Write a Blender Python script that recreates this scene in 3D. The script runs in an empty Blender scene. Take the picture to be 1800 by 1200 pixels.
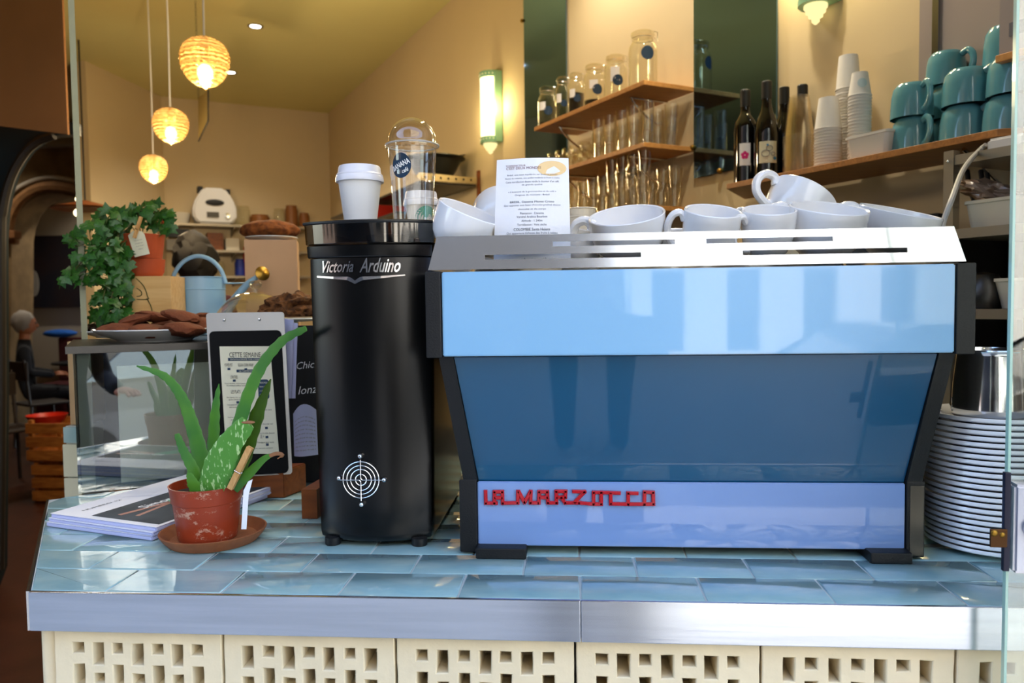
import bpy, bmesh, math, random
from mathutils import Vector, Matrix, noise
random.seed(7)
sc = bpy.context.scene
COL = sc.collection
PI = math.pi

# ------------------------------------------------------------------ camera
F, YAW, PIT, ROLL, H = 1353.0, .0767, -.0496, -.0130, 1.3622      # focal in px of the 1800 px frame
cy_, sy_, cp_, sp_ = math.cos(YAW), math.sin(YAW), math.cos(PIT), math.sin(PIT)
FW = Vector((-sy_ * cp_, cy_ * cp_, sp_))
r0 = Vector((cy_, sy_, 0)); u0 = r0.cross(FW)
RT = math.cos(ROLL) * r0 + math.sin(ROLL) * u0
UP = -math.sin(ROLL) * r0 + math.cos(ROLL) * u0
CAM = Vector((0, 0, H))
cd = bpy.data.cameras.new('camera'); cam = bpy.data.objects.new('camera', cd); COL.objects.link(cam)
cd.sensor_fit = 'HORIZONTAL'; cd.sensor_width = 36; cd.lens = 36 * F / 1800
cd.clip_start = .02; cd.clip_end = 200
m = Matrix((RT, UP, -FW)).transposed().to_4x4(); m.translation = CAM
cam.matrix_world = m
cd.dof.use_dof = True; cd.dof.focus_distance = 1.12; cd.dof.aperture_fstop = 6.5
sc.camera = cam

# ------------------------------------------------------------------ exposure, sky, sun
vs = sc.view_settings
vs.view_transform = 'Standard'; vs.look = 'None'; vs.exposure = 0.0; vs.gamma = 1.0
vs.use_curve_mapping = False
cyc = sc.cycles
cyc.max_bounces = 10; cyc.diffuse_bounces = 4; cyc.glossy_bounces = 4; cyc.transmission_bounces = 6
cyc.transparent_max_bounces = 24; cyc.caustics_reflective = False; cyc.caustics_refractive = False
cyc.sample_clamp_indirect = 6.0; cyc.use_denoising = True
wd = bpy.data.worlds.new('world'); sc.world = wd; wd.use_nodes = True
wn = wd.node_tree; bg = wn.nodes['Background']
sky = wn.nodes.new('ShaderNodeTexSky'); sky.sky_type = 'NISHITA'
sky.sun_disc = False; sky.sun_elevation = math.radians(58); sky.sun_rotation = math.radians(20)
sky.air_density = 1.0; sky.dust_density = 1.5
wn.links.new(sky.outputs[0], bg.inputs[0]); bg.inputs[1].default_value = 1.1
sl = bpy.data.lights.new('sun', 'SUN'); sl.energy = 14.0; sl.angle = .009; sl.color = (1, .95, .86)
so = bpy.data.objects.new('sun', sl); COL.objects.link(so)
# sun stands behind the shop (+Y), slightly to the right, and lights the far side of the street
sd = Vector((.34, .94, 0)).normalized() * math.cos(math.radians(58)) + Vector((0, 0, math.sin(math.radians(58))))
so.rotation_euler = sd.to_track_quat('Z', 'Y').to_euler(); so.location = (3, 12, 20)

# ------------------------------------------------------------------ projection helpers (a pixel and a real depth give a place)
def ray(x, y): return FW * F + RT * (x - 900) + UP * (600 - y)
def P(x, y, Y): d = ray(x, y); return CAM + d * (Y / d.y)
def PZ(x, y, Z): d = ray(x, y); return CAM + d * ((Z - H) / d.z)
TH = math.radians(31.5)
UW = Vector((-math.sin(TH), math.cos(TH), 0)); VW = Vector((math.cos(TH), math.sin(TH), 0))
CC = Vector((-2.51, 7.991, 0)); CEIL = 3.37
def WP(s, off, z): return CC - UW * s - VW * off + Vector((0, 0, z))       # right wall: s from the far corner, off into the room
def PW(x, y, off=0):
    d = ray(x, y); p0 = CC - VW * off
    return CAM + d * ((p0 - CAM).dot(VW) / d.dot(VW))
def SW(x, y, off=0):
    q = PW(x, y, off); return (q - CC).dot(-UW), q.z
def PB(x, y, off=0):
    d = ray(x, y); p0 = CC - UW * off
    return CAM + d * ((p0 - CAM).dot(UW) / d.dot(UW))
def pxm(Y): return Y / F

# ------------------------------------------------------------------ materials
def lin(h):
    h = h.lstrip('#'); o = []
    for i in (0, 2, 4):
        c = int(h[i:i + 2], 16) / 255
        o.append(c / 12.92 if c <= .04045 else ((c + .055) / 1.055) ** 2.4)
    return (*o, 1)
def mat(name, col, rough=.5, metal=0, coat=0, bump=0, bscale=40, var=0, vscale=6, col2=None, trans=0, ior=1.45,
        emit=None, es=0, stretch=None, spec=.5, sss=0, aniso=0):
    m = bpy.data.materials.new(name); m.use_nodes = True
    n = m.node_tree.nodes; l = m.node_tree.links; b = n['Principled BSDF']
    c = lin(col) if isinstance(col, str) else (*col, 1)
    b.inputs['Base Color'].default_value = c
    b.inputs['Roughness'].default_value = rough; b.inputs['Metallic'].default_value = metal
    b.inputs['Coat Weight'].default_value = coat; b.inputs['Coat Roughness'].default_value = .03
    b.inputs['Transmission Weight'].default_value = trans; b.inputs['IOR'].default_value = ior
    b.inputs['Specular IOR Level'].default_value = spec
    b.inputs['Anisotropic'].default_value = aniso
    if sss: b.inputs['Subsurface Weight'].default_value = sss; b.inputs['Subsurface Scale'].default_value = .01
    if emit:
        b.inputs['Emission Color'].default_value = lin(emit) if isinstance(emit, str) else (*emit, 1)
        b.inputs['Emission Strength'].default_value = es
    tc = None
    if bump or var:
        tc = n.new('ShaderNodeTexCoord'); mp = n.new('ShaderNodeMapping')
        l.new(tc.outputs['Object'], mp.inputs[0])
        if stretch: mp.inputs['Scale'].default_value = stretch
    if var:
        t = n.new('ShaderNodeTexNoise'); t.inputs['Scale'].default_value = vscale; t.inputs['Detail'].default_value = 5
        l.new(mp.outputs[0], t.inputs[0])
        rp = n.new('ShaderNodeValToRGB'); rp.color_ramp.elements[0].position = .35; rp.color_ramp.elements[1].position = .65
        c2 = lin(col2) if col2 else tuple(min(1, v * (1 - var)) for v in c[:3]) + (1,)
        rp.color_ramp.elements[0].color = c; rp.color_ramp.elements[1].color = c2
        l.new(t.outputs[0], rp.inputs[0]); l.new(rp.outputs[0], b.inputs['Base Color'])
    if bump:
        t = n.new('ShaderNodeTexNoise'); t.inputs['Scale'].default_value = bscale; t.inputs['Detail'].default_value = 4
        l.new(mp.outputs[0], t.inputs[0])
        bn = n.new('ShaderNodeBump'); bn.inputs['Strength'].default_value = bump; bn.inputs['Distance'].default_value = .002
        l.new(t.outputs[0], bn.inputs['Height']); l.new(bn.outputs[0], b.inputs['Normal'])
    return m
def thin_glass(name, tint=(1, 1, 1), refl=1.0, base=.04, rough=.02, gcol=(1, 1, 1)):
    """thin-walled glass: clear, with a fresnel reflection"""
    m = bpy.data.materials.new(name); m.use_nodes = True
    n = m.node_tree.nodes; l = m.node_tree.links; n.remove(n['Principled BSDF'])
    out = n['Material Output']; mx = n.new('ShaderNodeMixShader'); tr = n.new('ShaderNodeBsdfTransparent'); gl = n.new('ShaderNodeBsdfGlossy')
    tr.inputs[0].default_value = (*tint, 1); gl.inputs[0].default_value = (*gcol, 1); gl.inputs['Roughness'].default_value = rough
    lw = n.new('ShaderNodeLayerWeight'); lw.inputs[0].default_value = .5
    mr = n.new('ShaderNodeMapRange'); mr.inputs['From Min'].default_value = 0; mr.inputs['From Max'].default_value = 1
    mr.inputs['To Min'].default_value = base; mr.inputs['To Max'].default_value = refl
    pw = n.new('ShaderNodeMath'); pw.operation = 'POWER'; pw.inputs[1].default_value = 2.2
    l.new(lw.outputs['Facing'], pw.inputs[0]); l.new(pw.outputs[0], mr.inputs['Value'])
    l.new(mr.outputs[0], mx.inputs[0]); l.new(tr.outputs[0], mx.inputs[1]); l.new(gl.outputs[0], mx.inputs[2])
    l.new(mx.outputs[0], out.inputs[0]); return m
def wood(name, a, b, scale=(1, 12, 12), rough=.45, nscale=4, spec=.4):
    m = bpy.data.materials.new(name); m.use_nodes = True
    n = m.node_tree.nodes; l = m.node_tree.links; bs = n['Principled BSDF']; bs.inputs['Roughness'].default_value = rough
    bs.inputs['Specular IOR Level'].default_value = spec
    tc = n.new('ShaderNodeTexCoord'); mp = n.new('ShaderNodeMapping'); mp.inputs['Scale'].default_value = scale
    l.new(tc.outputs['Object'], mp.inputs[0])
    t = n.new('ShaderNodeTexNoise'); t.inputs['Scale'].default_value = nscale; t.inputs['Detail'].default_value = 8; t.inputs['Distortion'].default_value = 1.2
    l.new(mp.outputs[0], t.inputs[0])
    rp = n.new('ShaderNodeValToRGB'); rp.color_ramp.elements[0].position = .3; rp.color_ramp.elements[1].position = .7
    rp.color_ramp.elements[0].color = lin(a); rp.color_ramp.elements[1].color = lin(b)
    l.new(t.outputs[0], rp.inputs[0]); l.new(rp.outputs[0], bs.inputs['Base Color'])
    bn = n.new('ShaderNodeBump'); bn.inputs['Strength'].default_value = .15; bn.inputs['Distance'].default_value = .001
    l.new(t.outputs[0], bn.inputs['Height']); l.new(bn.outputs[0], bs.inputs['Normal']); return m

M = dict(
    wall=mat('wall_paint', '#cfbb95', .75, bump=.15, bscale=60, var=.04, vscale=2),
    wall_far=mat('far_wall_paint', '#b0a698', .8),
    ceil=mat('ceiling_paint', '#dad08f', .8, var=.04, vscale=1.5),
    brown=mat('brown_plaster', '#86582e', .7, var=.2, vscale=2),
    floor=mat('dark_floor', '#3a1c12', .35, var=.3, vscale=8, bump=.2, bscale=30),
    stone=mat('arch_stone', '#8d7350', .8, var=.35, vscale=5, bump=.5, bscale=20),
    grout=mat('grout', '#c4c8c2', .8, bump=.3, bscale=200),
    tile=None, steel=None, brick=mat('cream_brick', '#ead9b6', .85, bump=.35, bscale=90, var=.08, vscale=14),
    blue=None,
    black=mat('black_paint', '#0b0c0f', .38), satin=mat('black_satin', '#040404', .24, spec=.5), blackp=mat('black_plastic', '#0a0b0d', .5, bump=.2, bscale=400),
    gunmetal=mat('smoked_side_trim', '#5a544c', .2, .7),
    chrome=mat('chrome', (.88, .88, .9), .16, 1), red=mat('red_enamel', '#b5101f', .25, coat=.6),
    china=mat('white_china', '#e9eaee', .12, coat=.5), chinag=mat('white_plate_china', '#d9dbdc', .22, coat=.3),
    paper=mat('white_paper', '#ecebee', .7), paperc=mat('cream_paper', '#d9d6bd', .7), paperb=mat('bluish_paper', '#bfc3ea', .7),
    cupw=mat('white_cup_paper', '#dcdad8', .6), lidw=mat('white_lid_plastic', '#dfdee6', .3),
    ink=mat('grey_ink', '#6d6a70', .8), inkd=mat('dark_ink', '#2c2c30', .8), navy=mat('navy_ink', '#17324c', .7), orange=mat('orange_wash', '#f0cf98', .8),
    inkr=mat('maroon_ink', '#7a4a50', .8), teal=mat('teal_ink', '#1f9c82', .6), whitei=mat('white_ink', '#f2f2f2', .7),
    smoke=thin_glass('smoked_plastic', (.42, .38, .34), .9, .12, .05, (1, .97, .92)),
    clear=thin_glass('clear_plastic', (.97, .96, .93), .85, .07, .06), glass=thin_glass('jar_glass', (.93, .93, .88), .8, .06, .03, (1, .97, .85)),
    dome=thin_glass('cake_dome_glass', (.90, .91, .90), .95, .10, .02, (1, .97, .9)),
    tumbler=thin_glass('tumbler_glass', (.988, .982, .96), .8, .04, .03, (1, .95, .8)),
    stackpl=thin_glass('stacked_clear_plastic', (.985, .975, .95), .7, .09, .2, (1, .93, .8)),
    pane=thin_glass('window_glass', (.90, .93, .91), .9, .09, .0), panee=mat('glass_edge', '#a9cbb9', .2, trans=.0, coat=.4),
    case=thin_glass('display_glass', (.88, .91, .89), .95, .24, .0),
    terra=mat('terracotta', '#b04a22', .75, bump=.3, bscale=120, var=.15, vscale=18),
    clay=mat('clay_saucer', '#9a5a34', .7, bump=.3, bscale=120, var=.3, vscale=30),
    plpot=None, soil=mat('potting_soil', '#2e2219', .95, bump=1, bscale=90, var=.5, vscale=60),
    aloe=None, aloed=mat('dark_aloe', '#3c5a14', .4, var=.3, vscale=30), ivy=mat('ivy_leaf', '#30641a', .45, var=.45, vscale=9, col2='#123a10'),
    stem=mat('plant_stem', '#4a4a22', .7), dry=mat('dry_leaf', '#9a6a48', .8, var=.3, vscale=40),
    pine=wood('pale_wood', '#d9b478', '#c79a5c'), shelfw=wood('shelf_wood', '#cf9656', '#b57a40', (2, 14, 14)), ply=wood('plywood', '#b87a3c', '#946030', (2, 20, 20)),
    crate=wood('crate_wood', '#b8783c', '#8a5226', (2, 9, 9)), peg=wood('peg_wood', '#d0a36a', '#b98a52', (30, 30, 6)), dwood=wood('brown_wood', '#8a4a1c', '#6a3210'),
    boardb=mat('beige_board', '#b99a70', .6, var=.1, vscale=12),
    greenm=mat('green_mirror', (.15, .29, .50), .05, 1.0), greenp=mat('green_enamel', '#86b493', .35),
    mug=mat('teal_glaze', '#5a97a6', .12, coat=.5, var=.1, vscale=14), cork=mat('brown_cap', '#5a3a2a', .6),
    bottle=mat('dark_bottle_glass', '#07080a', .05, coat=.6), brass=mat('brass', '#8a6a2c', .35, 1), canb=mat('pale_blue_enamel', '#8db6d6', .35, coat=.2),
    cookie=mat('chocolate_cookie', '#6e361a', .85, bump=1, bscale=120, var=.3, vscale=30), cake=mat('baked_cake', '#8a4c1a', .9, bump=1, bscale=90, var=.5, vscale=60, col2='#5a2c0c'),
    crumb=mat('nut_crumble', '#7a4c22', .9, bump=1, bscale=200, var=.6, vscale=90, col2='#3c220e'),
    plastic=mat('white_plastic', '#d8d6d4', .4), greyp=mat('grey_plastic', '#8f8d88', .5), offw=mat('offwhite_tub', '#cfc6b4', .5), amber=mat('amber_shelf_goods', '#7a4a22', .4),
    cable=mat('grey_cable', '#b5b2ae', .5), bluec=mat('blue_fabric', '#1d5fc0', .8), blueb=mat('blue_box', '#152a80', .5), skin=mat('skin', '#a8684a', .55, sss=.1),
    hairg=mat('grey_hair', '#8c8580', .8, bump=1, bscale=200), haird=mat('dark_hair', '#0d0705', .7, bump=1, bscale=200), cloth=mat('dark_cloth', '#14161f', .9), clothr=mat('maroon_cloth', '#451218', .9),
    pan=mat('dark_pan', '#2c2c28', .35, .5), rackm=mat('rack_metal', '#9a9080', .4, .8), rackd=mat('dark_steel', '#4a4846', .35, .9),
    slate=mat('chalk_slate', '#0b0c0d', .7), redp=mat('red_plastic', '#b02010', .35), dark=mat('dark_interior', '#0c0d10', .6), coffee=mat('coffee_beans', '#150d08', .8, bump=1, bscale=150),
    pink=mat('pink_ink', '#d0287a', .7), skyb=mat('pale_blue_ink', '#8fb4d4', .7), olive=mat('kraft_card', '#6a5a2a', .7),
)
def glow(name, c, s):
    m = bpy.data.materials.new(name); m.use_nodes = True; n = m.node_tree.nodes; n.remove(n['Principled BSDF'])
    e = n.new('ShaderNodeEmission'); e.inputs[0].default_value = (*c, 1); e.inputs[1].default_value = s
    m.node_tree.links.new(e.outputs[0], n['Material Output'].inputs[0]); return m
M['tube'] = glow('lit_sconce_glass', (1, .86, .42), 3.2)
M['bulb'] = glow('lit_bulb', (1, .62, .2), 18)
M['finial'] = glow('lit_sconce_finial', (1, .82, .36), 1.3)
M['spotl'] = glow('lit_downlight', (1, .95, .85), 12)
M['fairy'] = glow('lit_small_bulb', (1, .8, .45), 6)

def build_tile():
    m = mat('glazed_tile', '#a8c0ba', .10, coat=.7, var=.12, vscale=9, col2='#8cb0b3', bump=.5, bscale=14, stretch=(1, 2, 1))
    n = m.node_tree.nodes; l = m.node_tree.links; b = n['Principled BSDF']
    oi = n.new('ShaderNodeObjectInfo'); hs = n.new('ShaderNodeHueSaturation')
    mr = n.new('ShaderNodeMapRange'); mr.inputs['To Min'].default_value = .88; mr.inputs['To Max'].default_value = 1.1
    l.new(oi.outputs['Random'], mr.inputs['Value']); l.new(mr.outputs[0], hs.inputs['Value'])
    src = b.inputs['Base Color'].links[0].from_socket; l.new(src, hs.inputs['Color']); l.new(hs.outputs[0], b.inputs['Base Color'])
    return m
M['tile'] = build_tile()
M['steel'] = mat('brushed_steel', (.66, .69, .76), .2, 1, bump=.03, bscale=18, stretch=(.5, 12, 12), var=.12, vscale=8)
M['steelb'] = mat('clipboard_steel', (.30, .30, .30), .4, 1)
M['steelt'] = mat('tray_steel', (.66, .68, .72), .13, 1)
M['poli'] = mat('polished_steel', (.75, .75, .76), .12, 1)
M['blue'] = mat('light_blue_gloss', (.24, .48, .73), .35, coat=1.0, spec=.5)
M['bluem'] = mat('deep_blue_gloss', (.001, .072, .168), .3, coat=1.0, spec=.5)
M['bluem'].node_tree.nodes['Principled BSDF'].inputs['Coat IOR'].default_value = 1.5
M['bluel'] = mat('periwinkle_gloss', (.19, .31, .60), .35, coat=1.0, spec=.5)
M['panel'] = mat('grey_panel', '#9c8f8a', .6)
def speck(name, base, spots, scale, thr, rough=.45, stretch=(1, 1, 1), det=3, nr=.5):
    m = mat(name, base, rough); n = m.node_tree.nodes; l = m.node_tree.links; b = n['Principled BSDF']
    tc = n.new('ShaderNodeTexCoord'); mp = n.new('ShaderNodeMapping'); mp.inputs['Scale'].default_value = stretch
    t = n.new('ShaderNodeTexNoise'); t.inputs['Scale'].default_value = scale; t.inputs['Detail'].default_value = det; t.inputs['Roughness'].default_value = nr
    rp = n.new('ShaderNodeValToRGB'); rp.color_ramp.elements[0].position = thr; rp.color_ramp.elements[1].position = thr + .05
    rp.color_ramp.elements[0].color = lin(base); rp.color_ramp.elements[1].color = lin(spots)
    l.new(tc.outputs['Object'], mp.inputs[0]); l.new(mp.outputs[0], t.inputs[0]); l.new(t.outputs[0], rp.inputs[0]); l.new(rp.outputs[0], b.inputs['Base Color']); return m
M['aloe'] = mat('aloe_skin', '#4f8429', .4, coat=.1, var=.3, vscale=14, col2='#356c2e')
M['aloes'] = speck('speckled_aloe_skin', '#4f8a34', '#a9c98a', 230, .57, .4, (1, 1, .35))
M['plpot'] = speck('dusty_plastic_pot', '#96381c', '#c0937c', 26, .565, .35, (1, 1, 1.6), 12, .78)

# ------------------------------------------------------------------ mesh helpers
def nb(): return bmesh.new()
def box(bm, x0, x1, y0, y1, z0, z1, mx=None, bev=0, seg=2):
    t = bmesh.new(); bmesh.ops.create_cube(t, size=1)
    for v in t.verts: v.co = Vector((x0 + (x1 - x0) * (v.co.x + .5), y0 + (y1 - y0) * (v.co.y + .5), z0 + (z1 - z0) * (v.co.z + .5)))
    if bev: bmesh.ops.bevel(t, geom=t.edges[:], offset=bev, segments=seg, affect='EDGES', profile=.5)
    merge(bm, t, mx)
def merge(bm, t, mx=None):
    mp = {v: bm.verts.new(mx @ v.co if mx else v.co) for v in t.verts}
    for f in t.faces:
        try: bm.faces.new([mp[v] for v in f.verts])
        except ValueError: pass
    t.free()
def lathe(bm, prof, seg=32, mx=None, cap0=True, cap1=False, rad=None):
    rings = []
    for i, (r, z) in enumerate(prof):
        rg = []
        for k in range(seg):
            a = 2 * PI * k / seg; rr = r if rad is None else rad(r, z, a)
            c = Vector((rr * math.cos(a), rr * math.sin(a), z)); rg.append(bm.verts.new(mx @ c if mx else c))
        rings.append(rg)
    for a, b in zip(rings, rings[1:]):
        for k in range(seg): bm.faces.new([a[k], a[(k + 1) % seg], b[(k + 1) % seg], b[k]])
    if cap0: bm.faces.new(rings[0][::-1])
    if cap1: bm.faces.new(rings[-1])
def tube(bm, pts, r, seg=10, closed=False, mx=None, flat=1.0):
    pts = [Vector(p) for p in pts]; n = len(pts); rings = []; prev = None
    for i, p in enumerate(pts):
        if closed: t = pts[(i + 1) % n] - pts[i - 1]
        else: t = pts[min(i + 1, n - 1)] - pts[max(i - 1, 0)]
        t.normalize()
        if prev is None:
            a = Vector((0, 0, 1)) if abs(t.z) < .9 else Vector((1, 0, 0)); prev = t.cross(a).normalized()
        prev = (prev - t * prev.dot(t)).normalized(); b = t.cross(prev)
        rr = r[i] if isinstance(r, (list, tuple)) else r
        rings.append([bm.verts.new((mx @ q) if mx else q) for q in (p + (prev * math.cos(2 * PI * k / seg) * flat + b * math.sin(2 * PI * k / seg)) * rr for k in range(seg))])
    m_ = n if closed else n - 1
    for i in range(m_):
        a, b = rings[i], rings[(i + 1) % n]
        for k in range(seg): bm.faces.new([a[k], a[(k + 1) % seg], b[(k + 1) % seg], b[k]])
    if not closed: bm.faces.new(rings[0][::-1]); bm.faces.new(rings[-1])
def spline(pts, n=8):
    pts = [Vector(p) for p in pts]; out = []
    for i in range(len(pts) - 1):
        p0, p1, p2, p3 = pts[max(i - 1, 0)], pts[i], pts[i + 1], pts[min(i + 2, len(pts) - 1)]
        for k in range(n):
            t = k / n
            out.append(.5 * ((2 * p1) + (p2 - p0) * t + (2 * p0 - 5 * p1 + 4 * p2 - p3) * t * t + (3 * p1 - p0 - 3 * p2 + p3) * t ** 3))
    out.append(pts[-1]); return out
def prism(bm, poly, d, mx=None):
    """3-D polygon pushed along the vector d"""
    a = [bm.verts.new(mx @ Vector(p) if mx else Vector(p)) for p in poly]
    dd = (mx.to_3x3() @ Vector(d)) if mx else Vector(d)
    b = [bm.verts.new(v.co + dd) for v in a]; n = len(a)
    bm.faces.new(a[::-1]); bm.faces.new(b)
    for i in range(n): bm.faces.new([a[i], a[(i + 1) % n], b[(i + 1) % n], b[i]])
def ball(bm, c, r, sx=1, sy=1, sz=1, sub=2, nz=0, ns=1, mx=None, seed=0):
    t = bmesh.new(); bmesh.ops.create_icosphere(t, subdivisions=sub, radius=1)
    for v in t.verts:
        d = v.co.copy(); k = 1 + (nz * noise.noise(d * ns + Vector((seed, seed * 1.7, 0))) if nz else 0)
        v.co = Vector((d.x * sx, d.y * sy, d.z * sz)) * r * k + Vector(c)
    merge(bm, t, mx)
def grid_plate(bm, xs, zs, holes, y0, y1, yf=None, back=True):
    """plate in the XZ plane between depths y0 (front) and y1, with rectangular through-holes at cells (i,j)"""
    V = {}
    def v(i, j, s):
        k = (i, j, s)
        if k not in V:
            off = yf(xs[i], zs[j]) if yf else 0
            V[k] = bm.verts.new((xs[i], (y0 if s == 0 else y1) + off, zs[j]))
        return V[k]
    nx, nz = len(xs) - 1, len(zs) - 1
    solid = lambda i, j: 0 <= i < nx and 0 <= j < nz and (i, j) not in holes
    for i in range(nx):
        for j in range(nz):
            if not solid(i, j): continue
            bm.faces.new([v(i, j, 0), v(i + 1, j, 0), v(i + 1, j + 1, 0), v(i, j + 1, 0)])
            if back: bm.faces.new([v(i, j, 1), v(i, j + 1, 1), v(i + 1, j + 1, 1), v(i + 1, j, 1)])
            for (di, dj, a, b) in ((-1, 0, (i, j), (i, j + 1)), (1, 0, (i + 1, j + 1), (i + 1, j)), (0, -1, (i + 1, j), (i, j)), (0, 1, (i, j + 1), (i + 1, j + 1))):
                if not solid(i + di, j + dj):
                    bm.faces.new([v(*a, 0), v(*b, 0), v(*b, 1), v(*a, 1)])
ROOT = {}
def root_of(o):
    while o.parent: o = o.parent
    return o
def obj(name, bm, m, parent=None, world=True, smooth=True, ang=35, loc=None, kind=None, label=None, mods=None):
    if parent is not None and world:
        r = root_of(parent); mm = (Matrix.LocRotScale(r.location, r.rotation_euler, None)).inverted(); bm.transform(mm)
    elif parent is None and loc is not None and world: bm.transform(Matrix.Translation(-Vector(loc)))
    bmesh.ops.recalc_face_normals(bm, faces=bm.faces[:])
    me = bpy.data.meshes.new(name); bm.to_mesh(me); bm.free()
    if smooth:
        me.shade_smooth(); me.set_sharp_from_angle(angle=math.radians(ang))
    for q in (m if isinstance(m, (list, tuple)) else [m]): me.materials.append(q)
    o = bpy.data.objects.new(name, me); COL.objects.link(o)
    if parent is not None: o.parent = parent
    if loc is not None and parent is None: o.location = loc
    if smooth and len(me.vertices) < 700:
        wm = o.modifiers.new('weighted', 'WEIGHTED_NORMAL'); wm.keep_sharp = True; wm.weight = 80
    if kind: o['kind'] = kind
    if label: o['label'] = label
    return o
def thing(name, label, cat, loc=(0, 0, 0), rot=(0, 0, 0), group=None):
    o = bpy.data.objects.new(name, None); o.empty_display_size = .02; COL.objects.link(o)
    o.location = loc; o.rotation_euler = rot; o['label'] = label; o['category'] = cat
    if group: o['group'] = group
    return o
def tag(o, label, cat, group=None):
    o['label'] = label; o['category'] = cat
    if group: o['group'] = group
    return o
def struct(name, bm, m, parent=None, **k):
    o = obj(name, bm, m, parent, **k)
    if parent is None: o['kind'] = 'structure'
    return o
def dup(root, loc, rot=None, label=None, group=None):
    r = root.copy(); COL.objects.link(r); r.location = loc
    if rot is not None: r.rotation_euler = rot
    if label: r['label'] = label
    if group: r['group'] = group
    for ch in list(root.children):
        c = ch.copy(); COL.objects.link(c); c.parent = r
        for g in list(ch.children):
            d = g.copy(); COL.objects.link(d); d.parent = c
    return r
def center(bm):
    c = Vector(); n = 0
    for v in bm.verts: c += v.co; n += 1
    return c / max(n, 1)
def text(bm, s, w, h, fn=None, mx=None, shear=0, ex=0, align='C', bold=0):
    """lettering as flat mesh, fitted into w x h (h None keeps the proportion), centred; fn maps (x,z) to a point"""
    cu = bpy.data.curves.new('t', 'FONT'); cu.body = s; cu.shear = shear; cu.extrude = 0; cu.resolution_u = 2; cu.offset = bold
    o = bpy.data.objects.new('t', cu); COL.objects.link(o)
    me = bpy.data.meshes.new_from_object(o.evaluated_get(bpy.context.evaluated_depsgraph_get()))
    bpy.data.objects.remove(o); bpy.data.curves.remove(cu)
    xs = [v.co.x for v in me.vertices]; ys = [v.co.y for v in me.vertices]
    if not xs: return
    x0, x1, y0, y1 = min(xs), max(xs), min(ys), max(ys); sx = w / (x1 - x0); sz = (h / (y1 - y0)) if h else sx
    vs_ = []
    for v in me.vertices:
        x = (v.co.x - x0) * sx - (w / 2 if align == 'C' else 0); z = (v.co.y - (y0 + y1) / 2) * sz
        q = fn(x, z) if fn else Vector((x, 0, z)); vs_.append(bm.verts.new(mx @ q if mx else q))
    for p in me.polygons:
        try: bm.faces.new([vs_[i] for i in p.vertices])
        except ValueError: pass
    bpy.data.meshes.remove(me)
#@@SETTING
# ================================================================== SETTING
def quadwall(a, b, z0, z1, th, side=1):
    """upright slab from a to b (plan), thickness th to the side"""
    a = Vector((a[0], a[1], 0)); b = Vector((b[0], b[1], 0)); d = (b - a).normalized(); n = Vector((-d.y, d.x, 0)) * side * th
    bm = nb(); prism(bm, [a + Vector((0, 0, z0)), b + Vector((0, 0, z0)), b + n + Vector((0, 0, z0)), a + n + Vector((0, 0, z0))], (0, 0, z1 - z0)); return bm
bm = nb(); box(bm, -10, 4, .93, 12, -.12, 0); struct('floor', bm, M['floor'])
bm = nb(); box(bm, -10, 4, .93, 12, CEIL, CEIL + .12); struct('ceiling', bm, M['ceil'])
RE = CC - UW * 8.15
struct('wall_right', quadwall(CC, RE, 0, CEIL, .15, 1), M['wall'])
L0 = CC - VW * 1.593; L1 = PZ(150, 107, CEIL); L1.z = 0
struct('wall_back', quadwall(L0, CC, 0, CEIL, .15, 1), M['wall'])
struct('wall_left', quadwall(L1, L0, 0, CEIL, .12, 1), M['wall'])
# far room to the left, seen past the entrance
struct('wall_far', quadwall((-10, 9.6), (-3.2, 9.6), 0, CEIL, .15, 1), M['wall_far'])
struct('wall_side', quadwall((-10, .93), (-10, 9.6), 0, CEIL, .15, 1), M['brown'])
bm = nb(); a = P(-60, 214, 3.2); b = P(119, 236, 3.2)
prism(bm, [(a.x - 2.6, 3.2, a.z + .1), (a.x, 3.2, a.z), (b.x, 3.2, b.z), (b.x, 3.2, CEIL), (a.x - 2.6, 3.2, CEIL)], (0, .012, 0)); struct('trim_1', bm, M['brown'])
# shop front: wall over the window opening, piers to either side
bm = nb(); box(bm, -10, 1.15, .60, .93, 2.75, 9.5); box(bm, 1.15, 4, .60, .93, 2.75, 3.4); struct('wall_front', bm, M['stone'])  # right part kept low, shaped so sun reaches the pavement
bm = nb(); box(bm, 1.12, 4, .60, .93, -.12, 2.75); box(bm, -10, -2.2, .60, .93, -.12, 2.75); struct('wall_pier', bm, M['stone'])
# ---- counter
thing_counter = thing('counter', 'tiled counter with a brushed steel edge on pierced cream bricks', 'counter', (.2, 1.3, 0))
ct = thing_counter
FL = PZ(52, 1038, 1.0); BL = PZ(86, 877, 1.0)
poly = [(FL.x, .9275), (1.118, .9275), (1.118, 1.80), (-.40, 1.80), (BL.x, BL.y)]
bm = nb(); prism(bm, [(x, y, .952) for x, y in poly], (0, 0, .0465)); obj('grout_bed', bm, M['grout'], ct)
def inset(po, d):
    n = len(po); cx = sum(p[0] for p in po) / n; cyy = sum(p[1] for p in po) / n; out = []
    for i in range(n):
        p0, p1, p2 = po[i - 1], po[i], po[(i + 1) % n]
        def nrm(a, b):
            dx, dy = b[0] - a[0], b[1] - a[1]; l = math.hypot(dx, dy) or 1e-9; return (-dy / l, dx / l)
        n1, n2 = nrm(p0, p1), nrm(p1, p2); k = 1 + n1[0] * n2[0] + n1[1] * n2[1]; k = max(k, .2)
        out.append((p1[0] + d * (n1[0] + n2[0]) / k, p1[1] + d * (n1[1] + n2[1]) / k))
    return out
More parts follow.
